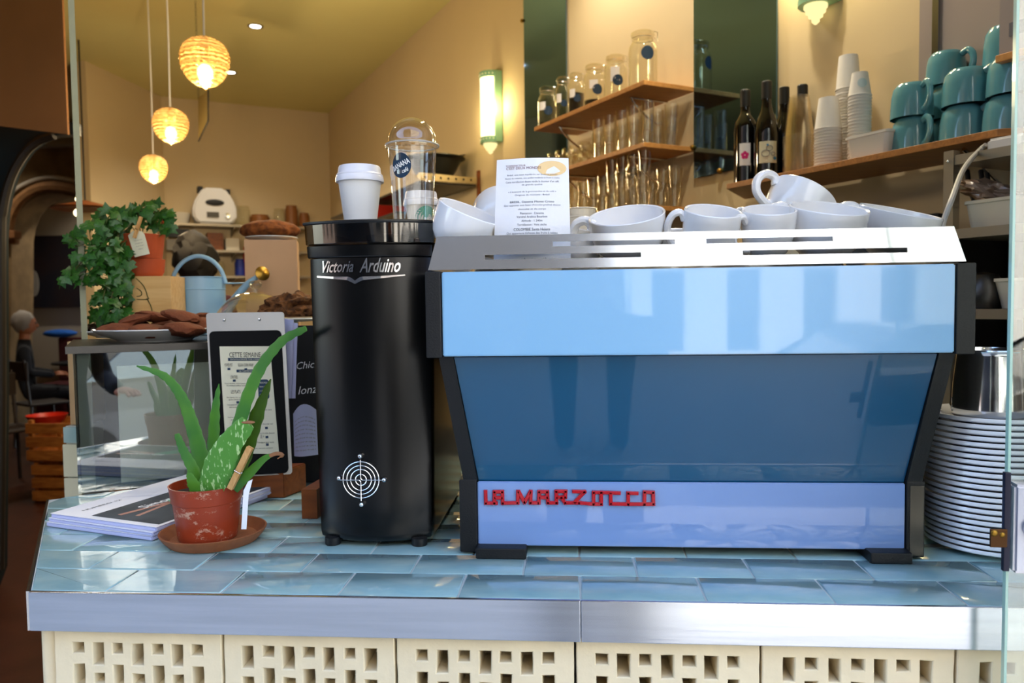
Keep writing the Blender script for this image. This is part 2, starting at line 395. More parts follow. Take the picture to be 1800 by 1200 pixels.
def clip(po, cl):
    out = po
    for i in range(len(cl)):
        a, b = cl[i], cl[(i + 1) % len(cl)]; inp = out; out = []
        ins = lambda p: (b[0] - a[0]) * (p[1] - a[1]) - (b[1] - a[1]) * (p[0] - a[0]) >= -1e-9
        for k in range(len(inp)):
            p, q = inp[k - 1], inp[k]
            def X():
                dx, dy = q[0] - p[0], q[1] - p[1]; ex, ey = b[0] - a[0], b[1] - a[1]
                t = (ex * (a[1] - p[1]) - ey * (a[0] - p[0])) / (ex * dy - ey * dx); return (p[0] + dx * t, p[1] + dy * t)
            if ins(q):
                if not ins(p): out.append(X())
                out.append(q)
            elif ins(p): out.append(X())
    return out
def clean(po):
    o = []
    for p in po:
        if not o or math.hypot(p[0] - o[-1][0], p[1] - o[-1][1]) > 1e-4: o.append(p)
    if len(o) > 1 and math.hypot(o[0][0] - o[-1][0], o[0][1] - o[-1][1]) < 1e-4: o.pop()
    return o
TW, THH, X0, Y0, GR = .152, .077, -.5992, 1.0091, .0013
shared = {}
rt = random.Random(3)
for j in range(0, 11):
    ya, yb = (.9275, Y0) if j == 0 else (Y0 + THH * (j - 1), Y0 + THH * j)
    for i in range(-4, 13):
        xa = X0 + TW * (i - (.5 if j % 2 else 0)); xb = xa + TW
        po = clean(clip([(xa, ya), (xb, ya), (xb, yb), (xa, yb)], poly))
        if len(po) < 3: continue
        ar = abs(sum(po[k - 1][0] * po[k][1] - po[k][0] * po[k - 1][1] for k in range(len(po)))) / 2
        if ar < .0006: continue
        full = abs(ar - TW * (yb - ya)) < 1e-6
        c = ((xa + xb) / 2, (ya + yb) / 2)
        key = ('f', j == 0)
        if full and key in shared:
            o = bpy.data.objects.new('tile', shared[key]); COL.objects.link(o); o.parent = ct
        else:
            inn = inset(po, GR); top = inset(po, GR + .0015)
            bm = nb(); n = len(po)
            r0_ = [bm.verts.new((x - c[0], y - c[1], -.006)) for x, y in inn]; r1_ = [bm.verts.new((x - c[0], y - c[1], -.0012)) for x, y in inn]
            r2_ = [bm.verts.new((x - c[0], y - c[1], 0)) for x, y in top]
            bm.faces.new(r2_)
            for a, b in ((r0_, r1_), (r1_, r2_)):
                for k in range(n): bm.faces.new([a[k], a[(k + 1) % n], b[(k + 1) % n], b[k]])
            o = obj('tile', bm, M['tile'], None, smooth=True, ang=60); o.parent = ct
            if full: shared[key] = o.data
        o.location = Vector((c[0], c[1], 1.0003 + rt.uniform(-.0002, .0003))) - ct.location
        o.rotation_euler = (rt.uniform(-.003, .003), rt.uniform(-.002, .002), 0)
# steel edge, two lengths butted together, plus the left return
sx = P(1021, 1080, .923).x
for a, b in ((FL.x, sx - .0003), (sx + .0003, 1.118)):
    bm = nb(); box(bm, a, b, .922, .9275, .9485, 1.0, bev=.0012); obj('steel_edge', bm, M['steel'], ct)
bm = nb(); d = (BL - FL).normalized(); nn = Vector((-d.y, d.x, 0)) * .004
prism(bm, [FL + Vector((0, 0, -.0515)), FL + nn + Vector((0, 0, -.0515)), BL + nn + Vector((0, 0, -.0515)), BL + Vector((0, 0, -.0515))], (0, 0, .0515)); obj('steel_edge', bm, M['steel'], ct)
# masonry core behind the bricks
pi_ = inset(poly, .03); pi_[0] = (pi_[0][0] + .02, .993); pi_[1] = (pi_[1][0], .993)
bm = nb(); prism(bm, [(x, y, 0) for x, y in pi_], (0, 0, .952)); obj('core', bm, M['brick'], ct)
bx = [P(x, 1150, .935).x for x in (93, 391, 695, 1011, 1338, 1681)] ; bx.append(bx[-1] + .23); bx.append(bx[-1] + .2)
kinds = 'ATAATAT'; kinds = [0, 1, 0, 0, 1, 1, 0]
rb = random.Random(5)
def brick(xa, xb, z1, k, h=.126):
    w = xb - xa - .003; hw = .0146; gp = .0112 * w / .207; mg = (w - 7 * hw - 6 * gp) / 2
    xs = [0, mg]
    for i in range(7):
        xs.append(xs[-1] + hw)
        if i < 6: xs.append(xs[-1] + gp)
    xs.append(w)
    u = .00069
    zt = [0, 28, 48, 70, 77, 87, 107, 112, 134, 154, 182]
    zt = [0, 28, 48, 70, 87, 107, 112, 124, 134, 154, 182]
    zs = [-v * u for v in zt][::-1]; nz = len(zs) - 1
    cell = lambda a, b: [j for j in range(nz) if -zs[j + 1] / u >= a - .5 and -zs[j] / u <= b + .5]
    holes = set()
    for i in range(7):
        t = (i + k) % 2
        sp = [(28, 48), (70, 112), (134, 154)] if t == 0 else [(28, 70), (87, 107), (124, 154)]
        for a, b in sp:
            for j in cell(a, b): holes.add((2 * i + 1, j))
    bm = nb(); jit = rb.random() * 50
    xs = [x + (rb.uniform(-.0008, .0008) if 1 <= i < 15 else 0) for i, x in enumerate(xs)]
    grid_plate(bm, xs, zs, holes, 0, .055, yf=None)
    for v in bm.verts:
        q = v.co * 60 + Vector((jit, 0, 0)); v.co += Vector((noise.noise(q) * .0012, noise.noise(q + Vector((9, 0, 0))) * .0008, noise.noise(q + Vector((0, 9, 0))) * .0012))
    bmesh.ops.recalc_face_normals(bm, faces=bm.faces[:])
    ed = [e for e in bm.edges if abs(e.verts[0].co.y) < .004 and abs(e.verts[1].co.y) < .004 and len(e.link_faces) == 2 and abs(e.link_faces[0].normal.dot(e.link_faces[1].normal)) < .5]
    bmesh.ops.bevel(bm, geom=ed, offset=.0013, segments=1, affect='EDGES')
    return bm
cache = {}
for row in range(3):
    zt = .9475 - row * .130
    for i in range(len(bx) - 1):
        if row and i in cache: o = bpy.data.objects.new('brick', cache[i]); COL.objects.link(o)
        else: o = obj('brick', brick(bx[i], bx[i + 1], 0, kinds[i]), M['brick'], None, ang=40); cache[i] = o.data
        o.parent = ct; o.location = Vector((bx[i] + .0015, .935 + rb.uniform(0, .0015), zt)) - ct.location
bm = nb(); a = P(64, 1150, .94).x
box(bm, a, bx[0] - .001, .945, .99, .15, .9475, bev=.009, seg=3); obj('end_post', bm, M['brick'], ct)
bm = nb(); box(bm, a, 1.115, .94, .99, 0, .555); obj('plinth', bm, M['brick'], ct)

# ---- street side (behind the camera; it shows in the glossy panels and steel)
bm = nb(); box(bm, -30, 30, -3.4, .60, -.3, -.12); struct('pavement', bm, mat('pavement_slabs', '#b2b0a8', .7, bump=.4, bscale=30, var=.2, vscale=3))
bm = nb(); box(bm, -30, 30, -9.2, -3.4, -.4, -.26); struct('road', bm, mat('asphalt', '#55585c', .8, var=.2, vscale=4))
bm = nb(); box(bm, -30, 30, -12, -9.2, -.4, -.12); struct('pavement_far', bm, mat('far_pavement', '#a8a49c', .8))
def house(name, x0, x1, h, m, mw, nfl, nw, label):
    t = thing(name, label, 'building', ((x0 + x1) / 2, -12.2, -.12))
    bm = nb(); xs = [x0]; zs = [-.12]
    w = (x1 - x0) / nw
    for i in range(nw): xs += [x0 + w * i + w * .28, x0 + w * i + w * .72]
    xs.append(x1); fh = h / nfl
    for k in range(nfl): zs += [-.12 + fh * k + fh * .22, -.12 + fh * k + fh * .82]
    zs.append(h); holes = {(2 * i + 1, 2 * k + 1) for i in range(nw) for k in range(nfl)}
    grid_plate(bm, xs, zs, holes, -12.6, -12.2); obj('wall', bm, m, t)
    for i in range(nw):
        for k in range(nfl):
            bm = nb(); box(bm, xs[2 * i + 1], xs[2 * i + 2], -12.55, -12.5, zs[2 * k + 1], zs[2 * k + 2]); obj('window', bm, mw, t)
    return t
wdk = mat('dark_window', '#20262c', .1, coat=.5)
house('limestone_house', 1.1, 16, 15, mat('pale_limestone', '#f2ebdc', .85, var=.1, vscale=.8), wdk, 6, 11, 'pale limestone house across the street on the right')
house('brown_house', -9, 1.0, 17, mat('brown_stucco', '#3c3a38', .9, var=.2, vscale=.8), wdk, 4, 4, 'grey stuccoed house across the street on the left')
house('brick_house', -22, -9.1, 11, mat('red_brick_wall', '#6a5a50', .9), wdk, 3, 5, 'brownish house across the street farthest left')
# a parked van on the left, seen only in reflections
t = thing('parked_van', 'dark blue van parked at the kerb', 'van', (-3.2, -4.9, -.26))
bm = nb(); prism(bm, [(-5.6, -5.8, .3), (-1.0, -5.8, .3), (-.6, -5.8, 1.0), (-1.3, -5.8, 1.4), (-2.0, -5.8, 2.1), (-5.6, -5.8, 2.1)], (0, 1.8, 0)); obj('body', bm, mat('van_paint', '#1b2430', .3, coat=.6), t)
for x in (-4.7, -1.7):
    for y in (-5.8, -4.05):
        bm = nb(); lathe(bm, [(.33, 0), (.33, .2), (.2, .2), (.2, .18), (.01, .18)], 24, Matrix.Translation((x, y + .1, .07)) @ Matrix.Rotation(PI / 2, 4, 'X')); obj('wheel', bm, M['blackp'], t)

# ---- left: glass partition edge, dark arch, stone arch
e0 = P(137, 300, 1.75); dr = Vector((ray(137, 300).x, ray(137, 300).y, 0)).normalized()
pn = thing('glass_partition', 'tall glass partition seen edge on, left of the display case', 'partition', (e0.x, e0.y, 0))
sdv = Vector((-dr.y, dr.x, 0)) * .0065; a = Vector((e0.x, e0.y, 0))
bm = nb(); prism(bm, [a - sdv, a + sdv, a + sdv + dr * .012, a - sdv + dr * .012], (0, 0, CEIL)); obj('polished_edge', bm, mat('partition_edge', '#8f9074', .5), pn)
bm = nb(); prism(bm, [a - sdv * .8 + dr * .012, a + sdv * .8 + dr * .012, a + sdv * .8 + dr * .5, a - sdv * .8 + dr * .5], (0, 0, CEIL)); obj('pane', bm, mat('partition_glass', '#7a7a64', .2, coat=.3), pn)
# dark arched door frame
Yf = 3.5
arch = [(95, 238), (70, 247), (50, 262), (35, 282), (22, 306), (12, 336), (5, 372), (2, 420), (3, 700), (0, 1000)]
fr = thing('arched_frame', 'dark painted arched doorway frame on the far left', 'door frame', P(-20, 600, Yf).xy.to_3d())
outer = [(-160, 1300), (-160, 225), (0, 222), (131, 230), (131, 236)]
pl = [P(x, y, Yf) for x, y in arch[::-1]]; pl = [P(0, 1300, Yf)] + pl + [P(131, 236, Yf), P(131, 215, Yf), P(-160, 205, Yf), P(-160, 1300, Yf)]
for q in pl: q.z = max(q.z, 0.0)
bm = nb(); prism(bm, pl, (0, .05, 0)); obj('panel', bm, mat('dark_teal_paint', '#071a22', .5), fr)
bm = nb(); tube(bm, spline([P(x, y, Yf - .01) for x, y in arch], 4), .02, 8); obj('moulding', bm, mat('dark_brown_frame', '#150f0a', .5), fr)
# stone arch wall at Y=8
Ya = 8.0
ap = [(20, 900), (20, 520), (20, 420), (24, 396), (34, 372), (48, 356), (66, 345), (86, 340), (108, 341), (138, 348), (175, 380), (190, 420), (190, 900)]
po = [P(-120, 900, Ya)] + [P(-120, 150, Ya), P(260, 150, Ya), P(260, 900, Ya)]
pl = [P(x, y, Ya) for x, y in ap]; full = [P(-120, 1000, Ya), P(-120, 180, Ya), P(240, 180, Ya), P(240, 1000, Ya)] + pl[::-1]
for q in full: q.z = min(max(q.z, 0), CEIL)
bm = nb(); prism(bm, full, (0, .35, 0)); struct('wall_arch', bm, M['stone'])
sa = thing('stone_arch', 'pale stone arch moulding with a white rim in the far room', 'arch', P(80, 330, Ya).xy.to_3d())
bm = nb(); tube(bm, spline([P(x, y, Ya - .03) for x, y in [(14, 346), (24, 336), (40, 325), (62, 316), (86, 312), (112, 314), (136, 320), (165, 335)]], 5), .022, 8); obj('rim', bm, mat('white_plaster', '#cfc6b8', .7), sa)
bm = nb(); tube(bm, spline([P(x, y, Ya - .06) for x, y in [(14, 410), (18, 384), (30, 358), (46, 342), (66, 331), (88, 327), (112, 328), (138, 335), (165, 352)]], 5), .055, 8); obj('voussoir_band', bm, mat('tan_stone', '#8a6038', .8, var=.3, vscale=12), sa)
bm = nb(); a = P(58, 258, Ya - .1); b = P(150, 248, Ya - .1); box(bm, a.x, b.x + .6, Ya - .12, Ya, a.z, a.z + .05, bev=.01); box(bm, a.x + .08, b.x + .6, Ya - .09, Ya, a.z + .05, a.z + .09); obj('cornice', bm, mat('grey_cornice', '#9a948c', .7), sa)
bm = nb(); a = P(0, 416, Ya - .1); b = P(27, 405, Ya - .1); box(bm, a.x - .5, b.x, Ya - .12, Ya, a.z - .02, b.z, bev=.012); box(bm, a.x - .5, b.x - .03, Ya - .07, Ya, b.z - .14, a.z - .02, bev=.01); obj('capital', bm, mat('brown_stone', '#7a4e2a', .8), sa)
# canvas on the far wall
pc = thing('painting', 'large dark abstract painting on the far wall', 'painting', P(100, 478, 9.55))
a = P(55, 415, 9.55); b = P(55, 541, 9.55); c = P(165, 541, 9.55)
bm = nb(); box(bm, a.x, c.x, 9.52, 9.58, b.z, a.z, bev=.004); obj('canvas', bm, mat('dark_painting', '#2a1c1e', .6, var=.5, vscale=2.2, col2='#141826'), pc)
bm = nb(); ball(bm, P(60, 498, 9.515), 1, .07, .004, .17, 3); obj('painted_shape', bm, mat('pale_paint', '#9a9690', .6), pc)
#@@OBJ
# ================================================================== ESPRESSO MACHINE
em = thing('espresso_machine', 'blue espresso machine seen from the back with a brushed steel cup tray', 'coffee machine', (.16, 1.3, 1.0))
YT, YM, YB = 1.035, 1.052, 1.090
def yplate(name, pts, d, m, th=.004, bev=.0015, parent=em):
    bm = nb(); prism(bm, pts, d); 
    if bev: bmesh.ops.bevel(bm, geom=bm.edges[:], offset=bev, segments=2, affect='EDGES')
    return obj(name, bm, m, parent)
A = [P(776, 479, YT), P(1680, 464, YT), P(1680, 621, YT), P(776, 628, YT)]
xl, xr = A[0].x, A[1].x; zt, zb = 1.4055, 1.291
yplate('upper_panel', [(xl, YT, zb), (xr, YT, zb), (xr, YT, zt), (xl, YT, zt)], (0, .006, 0), M['blue'])
# middle panel leans in towards the bottom and narrows
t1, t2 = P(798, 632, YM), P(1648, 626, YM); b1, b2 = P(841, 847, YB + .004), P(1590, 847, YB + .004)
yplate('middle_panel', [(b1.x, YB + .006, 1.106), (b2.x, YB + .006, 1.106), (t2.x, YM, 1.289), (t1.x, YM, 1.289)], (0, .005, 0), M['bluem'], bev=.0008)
bl, br = P(840, 905, YB), P(1591, 905, YB)
yplate('lower_panel', [(bl.x, YB, 1.0135), (br.x, YB, 1.0135), (br.x, YB, 1.1065), (bl.x, YB, 1.1065)], (0, .005, 0), M['bluel'])
def frame_side(s):
    bm = nb()
    if s < 0: xo, xi = P(748, 540, YT).x, xl - .001; bo, bi = P(808, 905, YB).x, bl.x - .001; ti, bi2 = t1.x - .001, b1.x - .001
    else: xo, xi = P(1715, 540, YT).x, xr + .001; bo, bi = P(1625, 905, YB).x, br.x + .001; ti, bi2 = t2.x + .001, b2.x + .001
    ta, tb_ = sorted((xo, xi)); box(bm, ta, tb_, YT - .002, 1.50, zb - .002, zt + .001, bev=.002)
    ta, tb_ = sorted((bo, bi)); box(bm, ta, tb_, YB - .002, 1.50, 1.0035, 1.110, bev=.002)
    w = .020 * s
    q = [(ti, YM - .003, zb), (ti + w, YM - .003, zb), (bi2 + w, YB - .001, 1.108), (bi2, YB - .001, 1.108)]
    prism(bm, q, (0, .40, 0)); obj('side_frame', bm, M['blackp'], em)
    bm = nb(); ta, tb_ = sorted((bo + (.002 if s < 0 else -.002), bi - (.004 if s < 0 else -.004)))
    if s > 0: box(bm, ta, tb_, YB - .0035, YB - .001, 1.006, 1.104, bev=.001); obj('side_trim', bm, M['gunmetal'], em, label='brownish reflective trim on the lower right corner')
frame_side(-1); frame_side(1)
bm = nb(); box(bm, bl.x, br.x, 1.115, 1.48, 1.017, 1.29); box(bm, xl, xr, 1.06, 1.48, zb, 1.395); obj('body', bm, M['black'], em)
for x0_, x1_, s in ((836, 925, -1), (1530, 1604, 1)):
    a = P(x0_, 975, 1.07).x; b = P(x1_, 975, 1.07).x
    for y in (1.068, 1.42):
        bm = nb(); box(bm, a, b, y, y + .06, 1.0005, 1.016, bev=.002); obj('foot', bm, M['blackp'], em)
# cup tray: slanted slotted fascia, sides, floor
zf0, zf1 = 1.4085, 1.4545
xf0, xf1 = P(752, 470, YT - .001).x, P(1700, 462, YT - .001).x
def slotx(x): return P(x, 440, 1.045).x
xs_ = sorted([0.0] and [xf0, xf1] + [slotx(x) for x in (853, 972, 1126, 1186, 1241, 1304, 1463, 1592)])
zc = lambda f: zf0 + (zf1 - zf0) * f
zs_ = [zf0, zc(.28), zc(.42), zc(.64), zc(.78), zf1]
ix = {x: i for i, x in enumerate(xs_)}
hol = set()
for a, b, j in ((972, 1186, 3), (853, 1126, 1), (1241, 1463, 3), (1304, 1592, 1)):
    for i in range(ix[slotx(a)], ix[slotx(b)]): hol.add((i, j))
bm = nb(); grid_plate(bm, xs_, zs_, hol, 0, .0022, yf=lambda x, z: YT + .001 + (z - zf0) * .22)
for v in bm.verts:      # ends lean inwards
    f = (v.co.z - zf0) / (zf1 - zf0)
    if abs(v.co.x - xf0) < 1e-5: v.co.x += .011 * f
    if abs(v.co.x - xf1) < 1e-5: v.co.x -= .011 * f
tr_ = obj('tray_fascia', bm, M['steelt'], em)
bm = nb()
for x0_, s in ((xf0, 1), (xf1, -1)):
    prism(bm, [(x0_, YT + .001, zf0), (x0_, 1.47, zf0), (x0_ + s * .011, 1.46, zf1), (x0_ + s * .011, YT + .02, zf1)], (s * .002, 0, 0))
box(bm, xf0 + .01, xf1 - .01, 1.465, 1.467, zf0, zf1); obj('tray_side', bm, M['steelt'], em)
bm = nb(); box(bm, xf0 + .004, xf1 - .004, 1.04, 1.467, 1.397, 1.399); obj('tray_floor', bm, M['rackd'], em)
# raised red lettering, drawn stroke by stroke
bm = nb()
def L(x, y): return P(740 + x / 3.6, 780 + y / 3.6, YB)
def stroke(pts, w=.0052, y0=YB - .0045, y1=YB):
    pts = [Vector((L(*p).x, 0, L(*p).z)) for p in pts]
    for a, b in zip(pts, pts[1:]):
        d = (b - a); ln = d.length; d.normalize(); n = Vector((-d.z, 0, d.x)) * w / 2; e = d * w * .42
        c = [a - e - n, b + e - n, b + e + n, a - e + n]
        lo = [bm.verts.new((p.x, y1, p.z)) for p in c]; ce = sum(c, Vector()) / 4
        mid = [bm.verts.new((p.x, y0 + .0012, p.z)) for p in c]
        c2 = [a - e * .5 - n * .6, b + e * .5 - n * .6, b + e * .5 + n * .6, a - e * .5 + n * .6]
        hi = [bm.verts.new((p.x, y0, p.z)) for p in c2]
        bm.faces.new(hi)
        for q, r in ((lo, mid), (mid, hi)):
            for k in range(4): bm.faces.new([q[k], q[(k + 1) % 4], r[(k + 1) % 4], r[k]])
for s in ([(410, 298), (412, 372), (478, 372)], [(466, 372), (466, 300), (516, 300), (518, 372), (612, 370)], [(470, 338), (514, 338)],
          [(614, 370), (614, 298)], [(620, 300), (656, 368), (692, 300)], [(696, 298), (694, 370), (742, 370)],
          [(746, 372), (748, 300), (800, 300), (804, 370), (860, 370)], [(752, 336), (800, 336)],
          [(858, 370), (856, 297), (916, 297), (914, 334), (862, 336)], [(888, 336), (912, 370), (1000, 370), (1090, 378)],
          [(966, 298), (1036, 300), (972, 366)],
          [(1092, 376), (1092, 304), (1140, 304), (1140, 378), (1092, 378)], [(1140, 304), (1254, 308)], [(1200, 310), (1200, 376), (1312, 378)],
          [(1310, 376), (1310, 308), (1366, 310)], [(1312, 378), (1412, 378)], [(1412, 378), (1414, 302), (1468, 304), (1470, 378), (1412, 378)]): stroke(s)
obj('badge', bm, M['red'], em, smooth=False, label='raised red lettering reading LA MARZOCCO')

# card standing in the tray
cardt = thing('printed_card', 'white printed coffee card leaning upright behind the cup tray edge', 'card', P(935, 470, 1.075))
def cardpt(u, v):        # u 0..1 left-right, v 0..1 bottom-top; bowed sheet
    z = 1.4095 + v * .1525; x0_ = P(868, 400, 1.075).x - .001 + .006 * v; x1_ = P(1003, 400, 1.075).x - .002 * v
    return Vector((x0_ + (x1_ - x0_) * u, 1.072 + .010 * v * v - .010 * math.sin(PI * u) , z))
def sheet(fn, nu=10, nv=10, th=.0004):
    bm = nb(); g = [[bm.verts.new(fn(i / nu, j / nv)) for j in range(nv + 1)] for i in range(nu + 1)]
    h = [[bm.verts.new(fn(i / nu, j / nv) + Vector((0, th, 0))) for j in range(nv + 1)] for i in range(nu + 1)]
    for i in range(nu):
        for j in range(nv):
            bm.faces.new([g[i][j], g[i + 1][j], g[i + 1][j + 1], g[i][j + 1]]); bm.faces.new([h[i][j], h[i][j + 1], h[i + 1][j + 1], h[i + 1][j]])
    for i in range(nu):
        bm.faces.new([g[i][0], h[i][0], h[i + 1][0], g[i + 1][0]]); bm.faces.new([g[i][nv], g[i + 1][nv], h[i + 1][nv], h[i][nv]])
    for j in range(nv):
        bm.faces.new([g[0][j], g[0][j + 1], h[0][j + 1], h[0][j]]); bm.faces.new([g[nu][j], h[nu][j], h[nu][j + 1], g[nu][j + 1]])
    return bm
card_sheet = obj('sheet', sheet(cardpt), M['paper'], cardt)
def on_sheet(fn, cu, cv, W_, H_, off=-.0006):
    return lambda x, z: fn(cu + x / W_, cv + z / H_) + Vector((0, off, 0))
def lines(fn, W_, H_, rows, m, name, parent):
    bm = nb()
    for (cu, cv, s, w, h) in rows: text(bm, s, w, h, on_sheet(fn, cu, cv, W_, H_))
    return obj(name, bm, m, parent, smooth=False)
CW, CH = .108, .1525
T = lambda y: (413 - y) / 132 * .93 + .36 * 0 + .30
def cv(y): return (P(935, y, 1.075).z - 1.4095) / .1525
rows = [(.5, cv(308), 'Brésil, une tasse équilibrée sur toute la palette', .074, .0028), (.5, cv(314), 'Notes de noisette, une acidité modérée et fruits à noyau', .080, .0028), (.5, cv(320), "Cette torréfaction douce révèle la douceur d'un café", .078, .0028), (.5, cv(326), 'de grande qualité', .03, .0028),
        (.5, cv(338), "« L'intensité de la gourmandise et du café »", .070, .0028), (.5, cv(344), 'Origines du moment : Brésil', .05, .0028),
        (.5, cv(362), 'Qui apporte une base chocolat praliné douce', .082, .003), (.5, cv(369), 'chocolat et du corps', .040, .003), (.5, cv(376), 'Plantation : Datema', .034, .003), (.5, cv(382), 'Variétal Arabica Bourbon', .044, .003), (.5, cv(389), 'Altitude : 1 240m', .030, .003), (.5, cv(396), 'Torréfaction : Voie sèche', .042, .003)]
rows2 = [(.5, cv(356), 'BRESIL, Datema Monte Cristo', .064, .0032), (.5, cv(404), 'COLOMBIE Santa Helena', .052, .0036)]
rows += [(.5, cv(411), 'Qui apportera richesse des fruits à noyau', .072, .004), (.5, cv(418), 'Plantation : Santa Helena, Jamon Amps', .068, .004), (.5, cv(425), 'Variétal Arabica, Colombie', .052, .004), (.5, cv(432), 'Altitude : 1 900m', .032, .004), (.62, cv(457), 'lomi torréfaction', .046, .0052)]
lines(cardpt, CW, CH, rows, M['ink'], 'small_print', card_sheet); lines(cardpt, CW, CH, rows2, M['inkd'], 'headings', card_sheet)
bm = nb(); f = on_sheet(cardpt, .20, cv(297), CW, CH); g_ = on_sheet(cardpt, .36, cv(293), CW, CH, -.0005)
text(bm, 'TORREFACTEUR', .030, .0024, on_sheet(cardpt, .27, cv(291), CW, CH)); text(bm, 'C\'EST DEUX MONDES', .052, .0036, on_sheet(cardpt, .38, cv(295.5), CW, CH)); obj('title', bm, M['inkr'], card_sheet, smooth=False)
bm = nb(); n = 24; ce = on_sheet(cardpt, .77, cv(297), CW, CH, -.00045)
vsx = [bm.verts.new(ce(.0215 * math.cos(2 * PI * k / n), .0105 * math.sin(2 * PI * k / n))) for k in range(n)]; bm.faces.new(vsx); obj('orange_emblem', bm, M['orange'], card_sheet, smooth=False)

# ================================================================== CUPS
def cup_bm(R, h, th=.0035):
    o = [(.50, 0), (.53, .02), (.56, .06), (.74, .16), (.88, .32), (.955, .52), (.985, .75), (1, 1)]
    pr = [(.001, .004)] + [(.46 * R, .004), (.47 * R, 0)] + [(a * R, b * h) for a, b in o]
    pr += [(R - th * .3, h + .0012), (R - th, h)] + [((a * R - th), max(b * h, th * 2)) for a, b in o[::-1][1:-3]] + [(.45 * R, .10 * h), (.001, .09 * h)]
    bm = nb(); lathe(bm, pr, 48, cap0=True, cap1=True); return bm
def handle_bm(R, h, s=1.0):
    bm = nb(); pts = spline([(.93 * R, 0, .80 * h), (R * 1.12, 0, .93 * h), (R * 1.38, 0, .86 * h), (R * 1.50, 0, .62 * h), (R * 1.36, 0, .36 * h), (R * 1.05, 0, .24 * h), (.80 * R, 0, .22 * h)], 6)
    tube(bm, pts, [.0058 * s * (1.15 if i < 3 or i > len(pts) - 4 else 1) for i in range(len(pts))], 10, flat=1.15); return bm
def cup(px, py, Y, R, h, tilt=18, roll=0, hand=180, label='', grp=None):
    """rim centre at the pixel; tilt leans the mouth to the street, roll turns it in the picture, hand = handle bearing"""
    c = P(px, py, Y)
    rot = Matrix.Rotation(math.radians(roll), 4, 'Y') @ Matrix.Rotation(math.radians(tilt), 4, 'X')
    base = c - (rot @ Vector((0, 0, h)))
    t = thing('coffee_cup', label, 'cup', base, (rot @ Matrix.Rotation(math.radians(hand), 4, 'Z')).to_euler(), grp)
    obj('bowl', cup_bm(R, h), M['china'], t, world=False); obj('handle', handle_bm(R, h, R / .045), M['china'], t, world=False); return t
cup(829, 372, 1.10, .0500, .062, 12, 24, 20, 'large white cup tilted to the right beside the dome cup, leftmost on the tray')
cup(884, 375, 1.25, .050, .060, -55, 0, 90, 'white cup on its side peeking out left of the printed card')
cup(1000, 394, 1.26, .040, .055, 10, 18, 90, 'white cup partly hidden behind the right edge of the printed card')
cup(1101, 378, 1.135, .0560, .066, 20, -7, 160, 'large white cup with its mouth tipped forward, just right of the card')
cup(1026, 414, 1.18, .030, .045, 8, 0, 30, 'small white cup with its handle up between the card and the large cup')
cup(1186, 404, 1.19, .033, .045, 8, 0, 200, 'low white cup behind the row, mostly hidden left of the small cups')
cup(1254, 371, 1.105, .0405, .072, 20, 5, 180, 'small white cup with its handle left, first of the four in the right row')
cup(1352, 369, 1.105, .0375, .070, 18, -1, 200, 'small white cup in the middle of the tray under the overturned cup')
cup(1457, 366, 1.12, .0545, .070, 17, 5, 160, 'large white cup right of centre with a tipped cup resting on it')
cup(1583, 372, 1.195, .0590, .066, 14, 11, 170, 'large white cup farthest right, leaning towards the right end of the tray')
cup(1414, 343, 1.245, .052, .062, -12, 32, 190, 'large white cup lying tilted on top of the others with its looped handle up')
cup(1345, 372, 1.38, .036, .056, -5, 10, 190, 'white cup at the back whose small handle shows behind the looped one')
bm = nb(); lathe(bm, [(.020, 0), (.030, .035), (.031, .036), (.0295, .036), (.001, .034)], 32)
for k in range(3):
    bm2 = nb(); lathe(bm2, [(.020, 0), (.024 + .0, .034), (.026, .0345), (.025, .036), (.023, .034), (.001, .03)], 28)
    o = obj('bowl_small', bm2, M['offw'], None, loc=None); c = P(1018, 385, 1.30); o.location = (c.x + .002 * k, c.y, 1.4095 + .045 + .014 * k)
    o.name = 'cream_pot'; tag(o, ['lowest cream plastic pot behind the card', 'middle cream plastic pot of the little stack behind the card', 'topmost cream plastic pot of the little stack behind the card'][k], 'pot', 'little stacked cream pots behind the card')
bm.free()
bm = nb(); box(bm, P(1018, 385, 1.30).x - .03, P(1018, 385, 1.30).x + .03, 1.27, 1.33, 1.4095, 1.4540, bev=.004); tag(obj('cream_tub', bm, M['offw'], None), 'cream tub under the little stack of pots behind the card', 'tub')

# ================================================================== GRINDER
gr = thing('coffee_grinder', 'tall satin black coffee grinder with a smoked hopper tray and chrome script', 'grinder', (-.29, 1.28, 1.0))
gx = lambda x: P(x, 700, 1.12).x
GC = (gx(546) + gx(757)) / 2; GW = .094
def gplan(s, y0=1.112, y1=1.45, bul=.020, n=14, rc=.016):
    w = GW * s; out = []
    for k in range(n + 1):
        t = -1 + 2 * k / n; x = t * (w - rc * .6); out.append((GC + x, y0 + bul * (t * t) - (0)))
    yb = out[-1][1]
    out += [(GC + w - rc * .15, yb + rc * .3), (GC + w, yb + rc), (GC + w, y1 - .01), (GC + w - .01, y1), (GC - w + .01, y1), (GC - w, y1 - .01), (GC - w, yb + rc), (GC - w + rc * .15, yb + rc * .3)]
    return out
def loft(rings, cap=True):
    bm = nb(); rr = [[bm.verts.new(p) for p in r] for r in rings]; n = len(rr[0])
    for a, b in zip(rr, rr[1:]):
        for k in range(n): bm.faces.new([a[k], a[(k + 1) % n], b[(k + 1) % n], b[k]])
    if cap: bm.faces.new(rr[0][::-1]); bm.faces.new(rr[-1])
    return bm
ring = lambda s, z, **k: [(x, y, z) for x, y in gplan(s, **k)]
obj('housing', loft([ring(.90, 1.0085, y0=1.118), ring(.925, 1.0115, y0=1.115), ring(.935, 1.02, y0=1.113), ring(.965, 1.2), ring(1.0, 1.40), ring(1.0, 1.432)]), M['satin'], gr, ang=30)
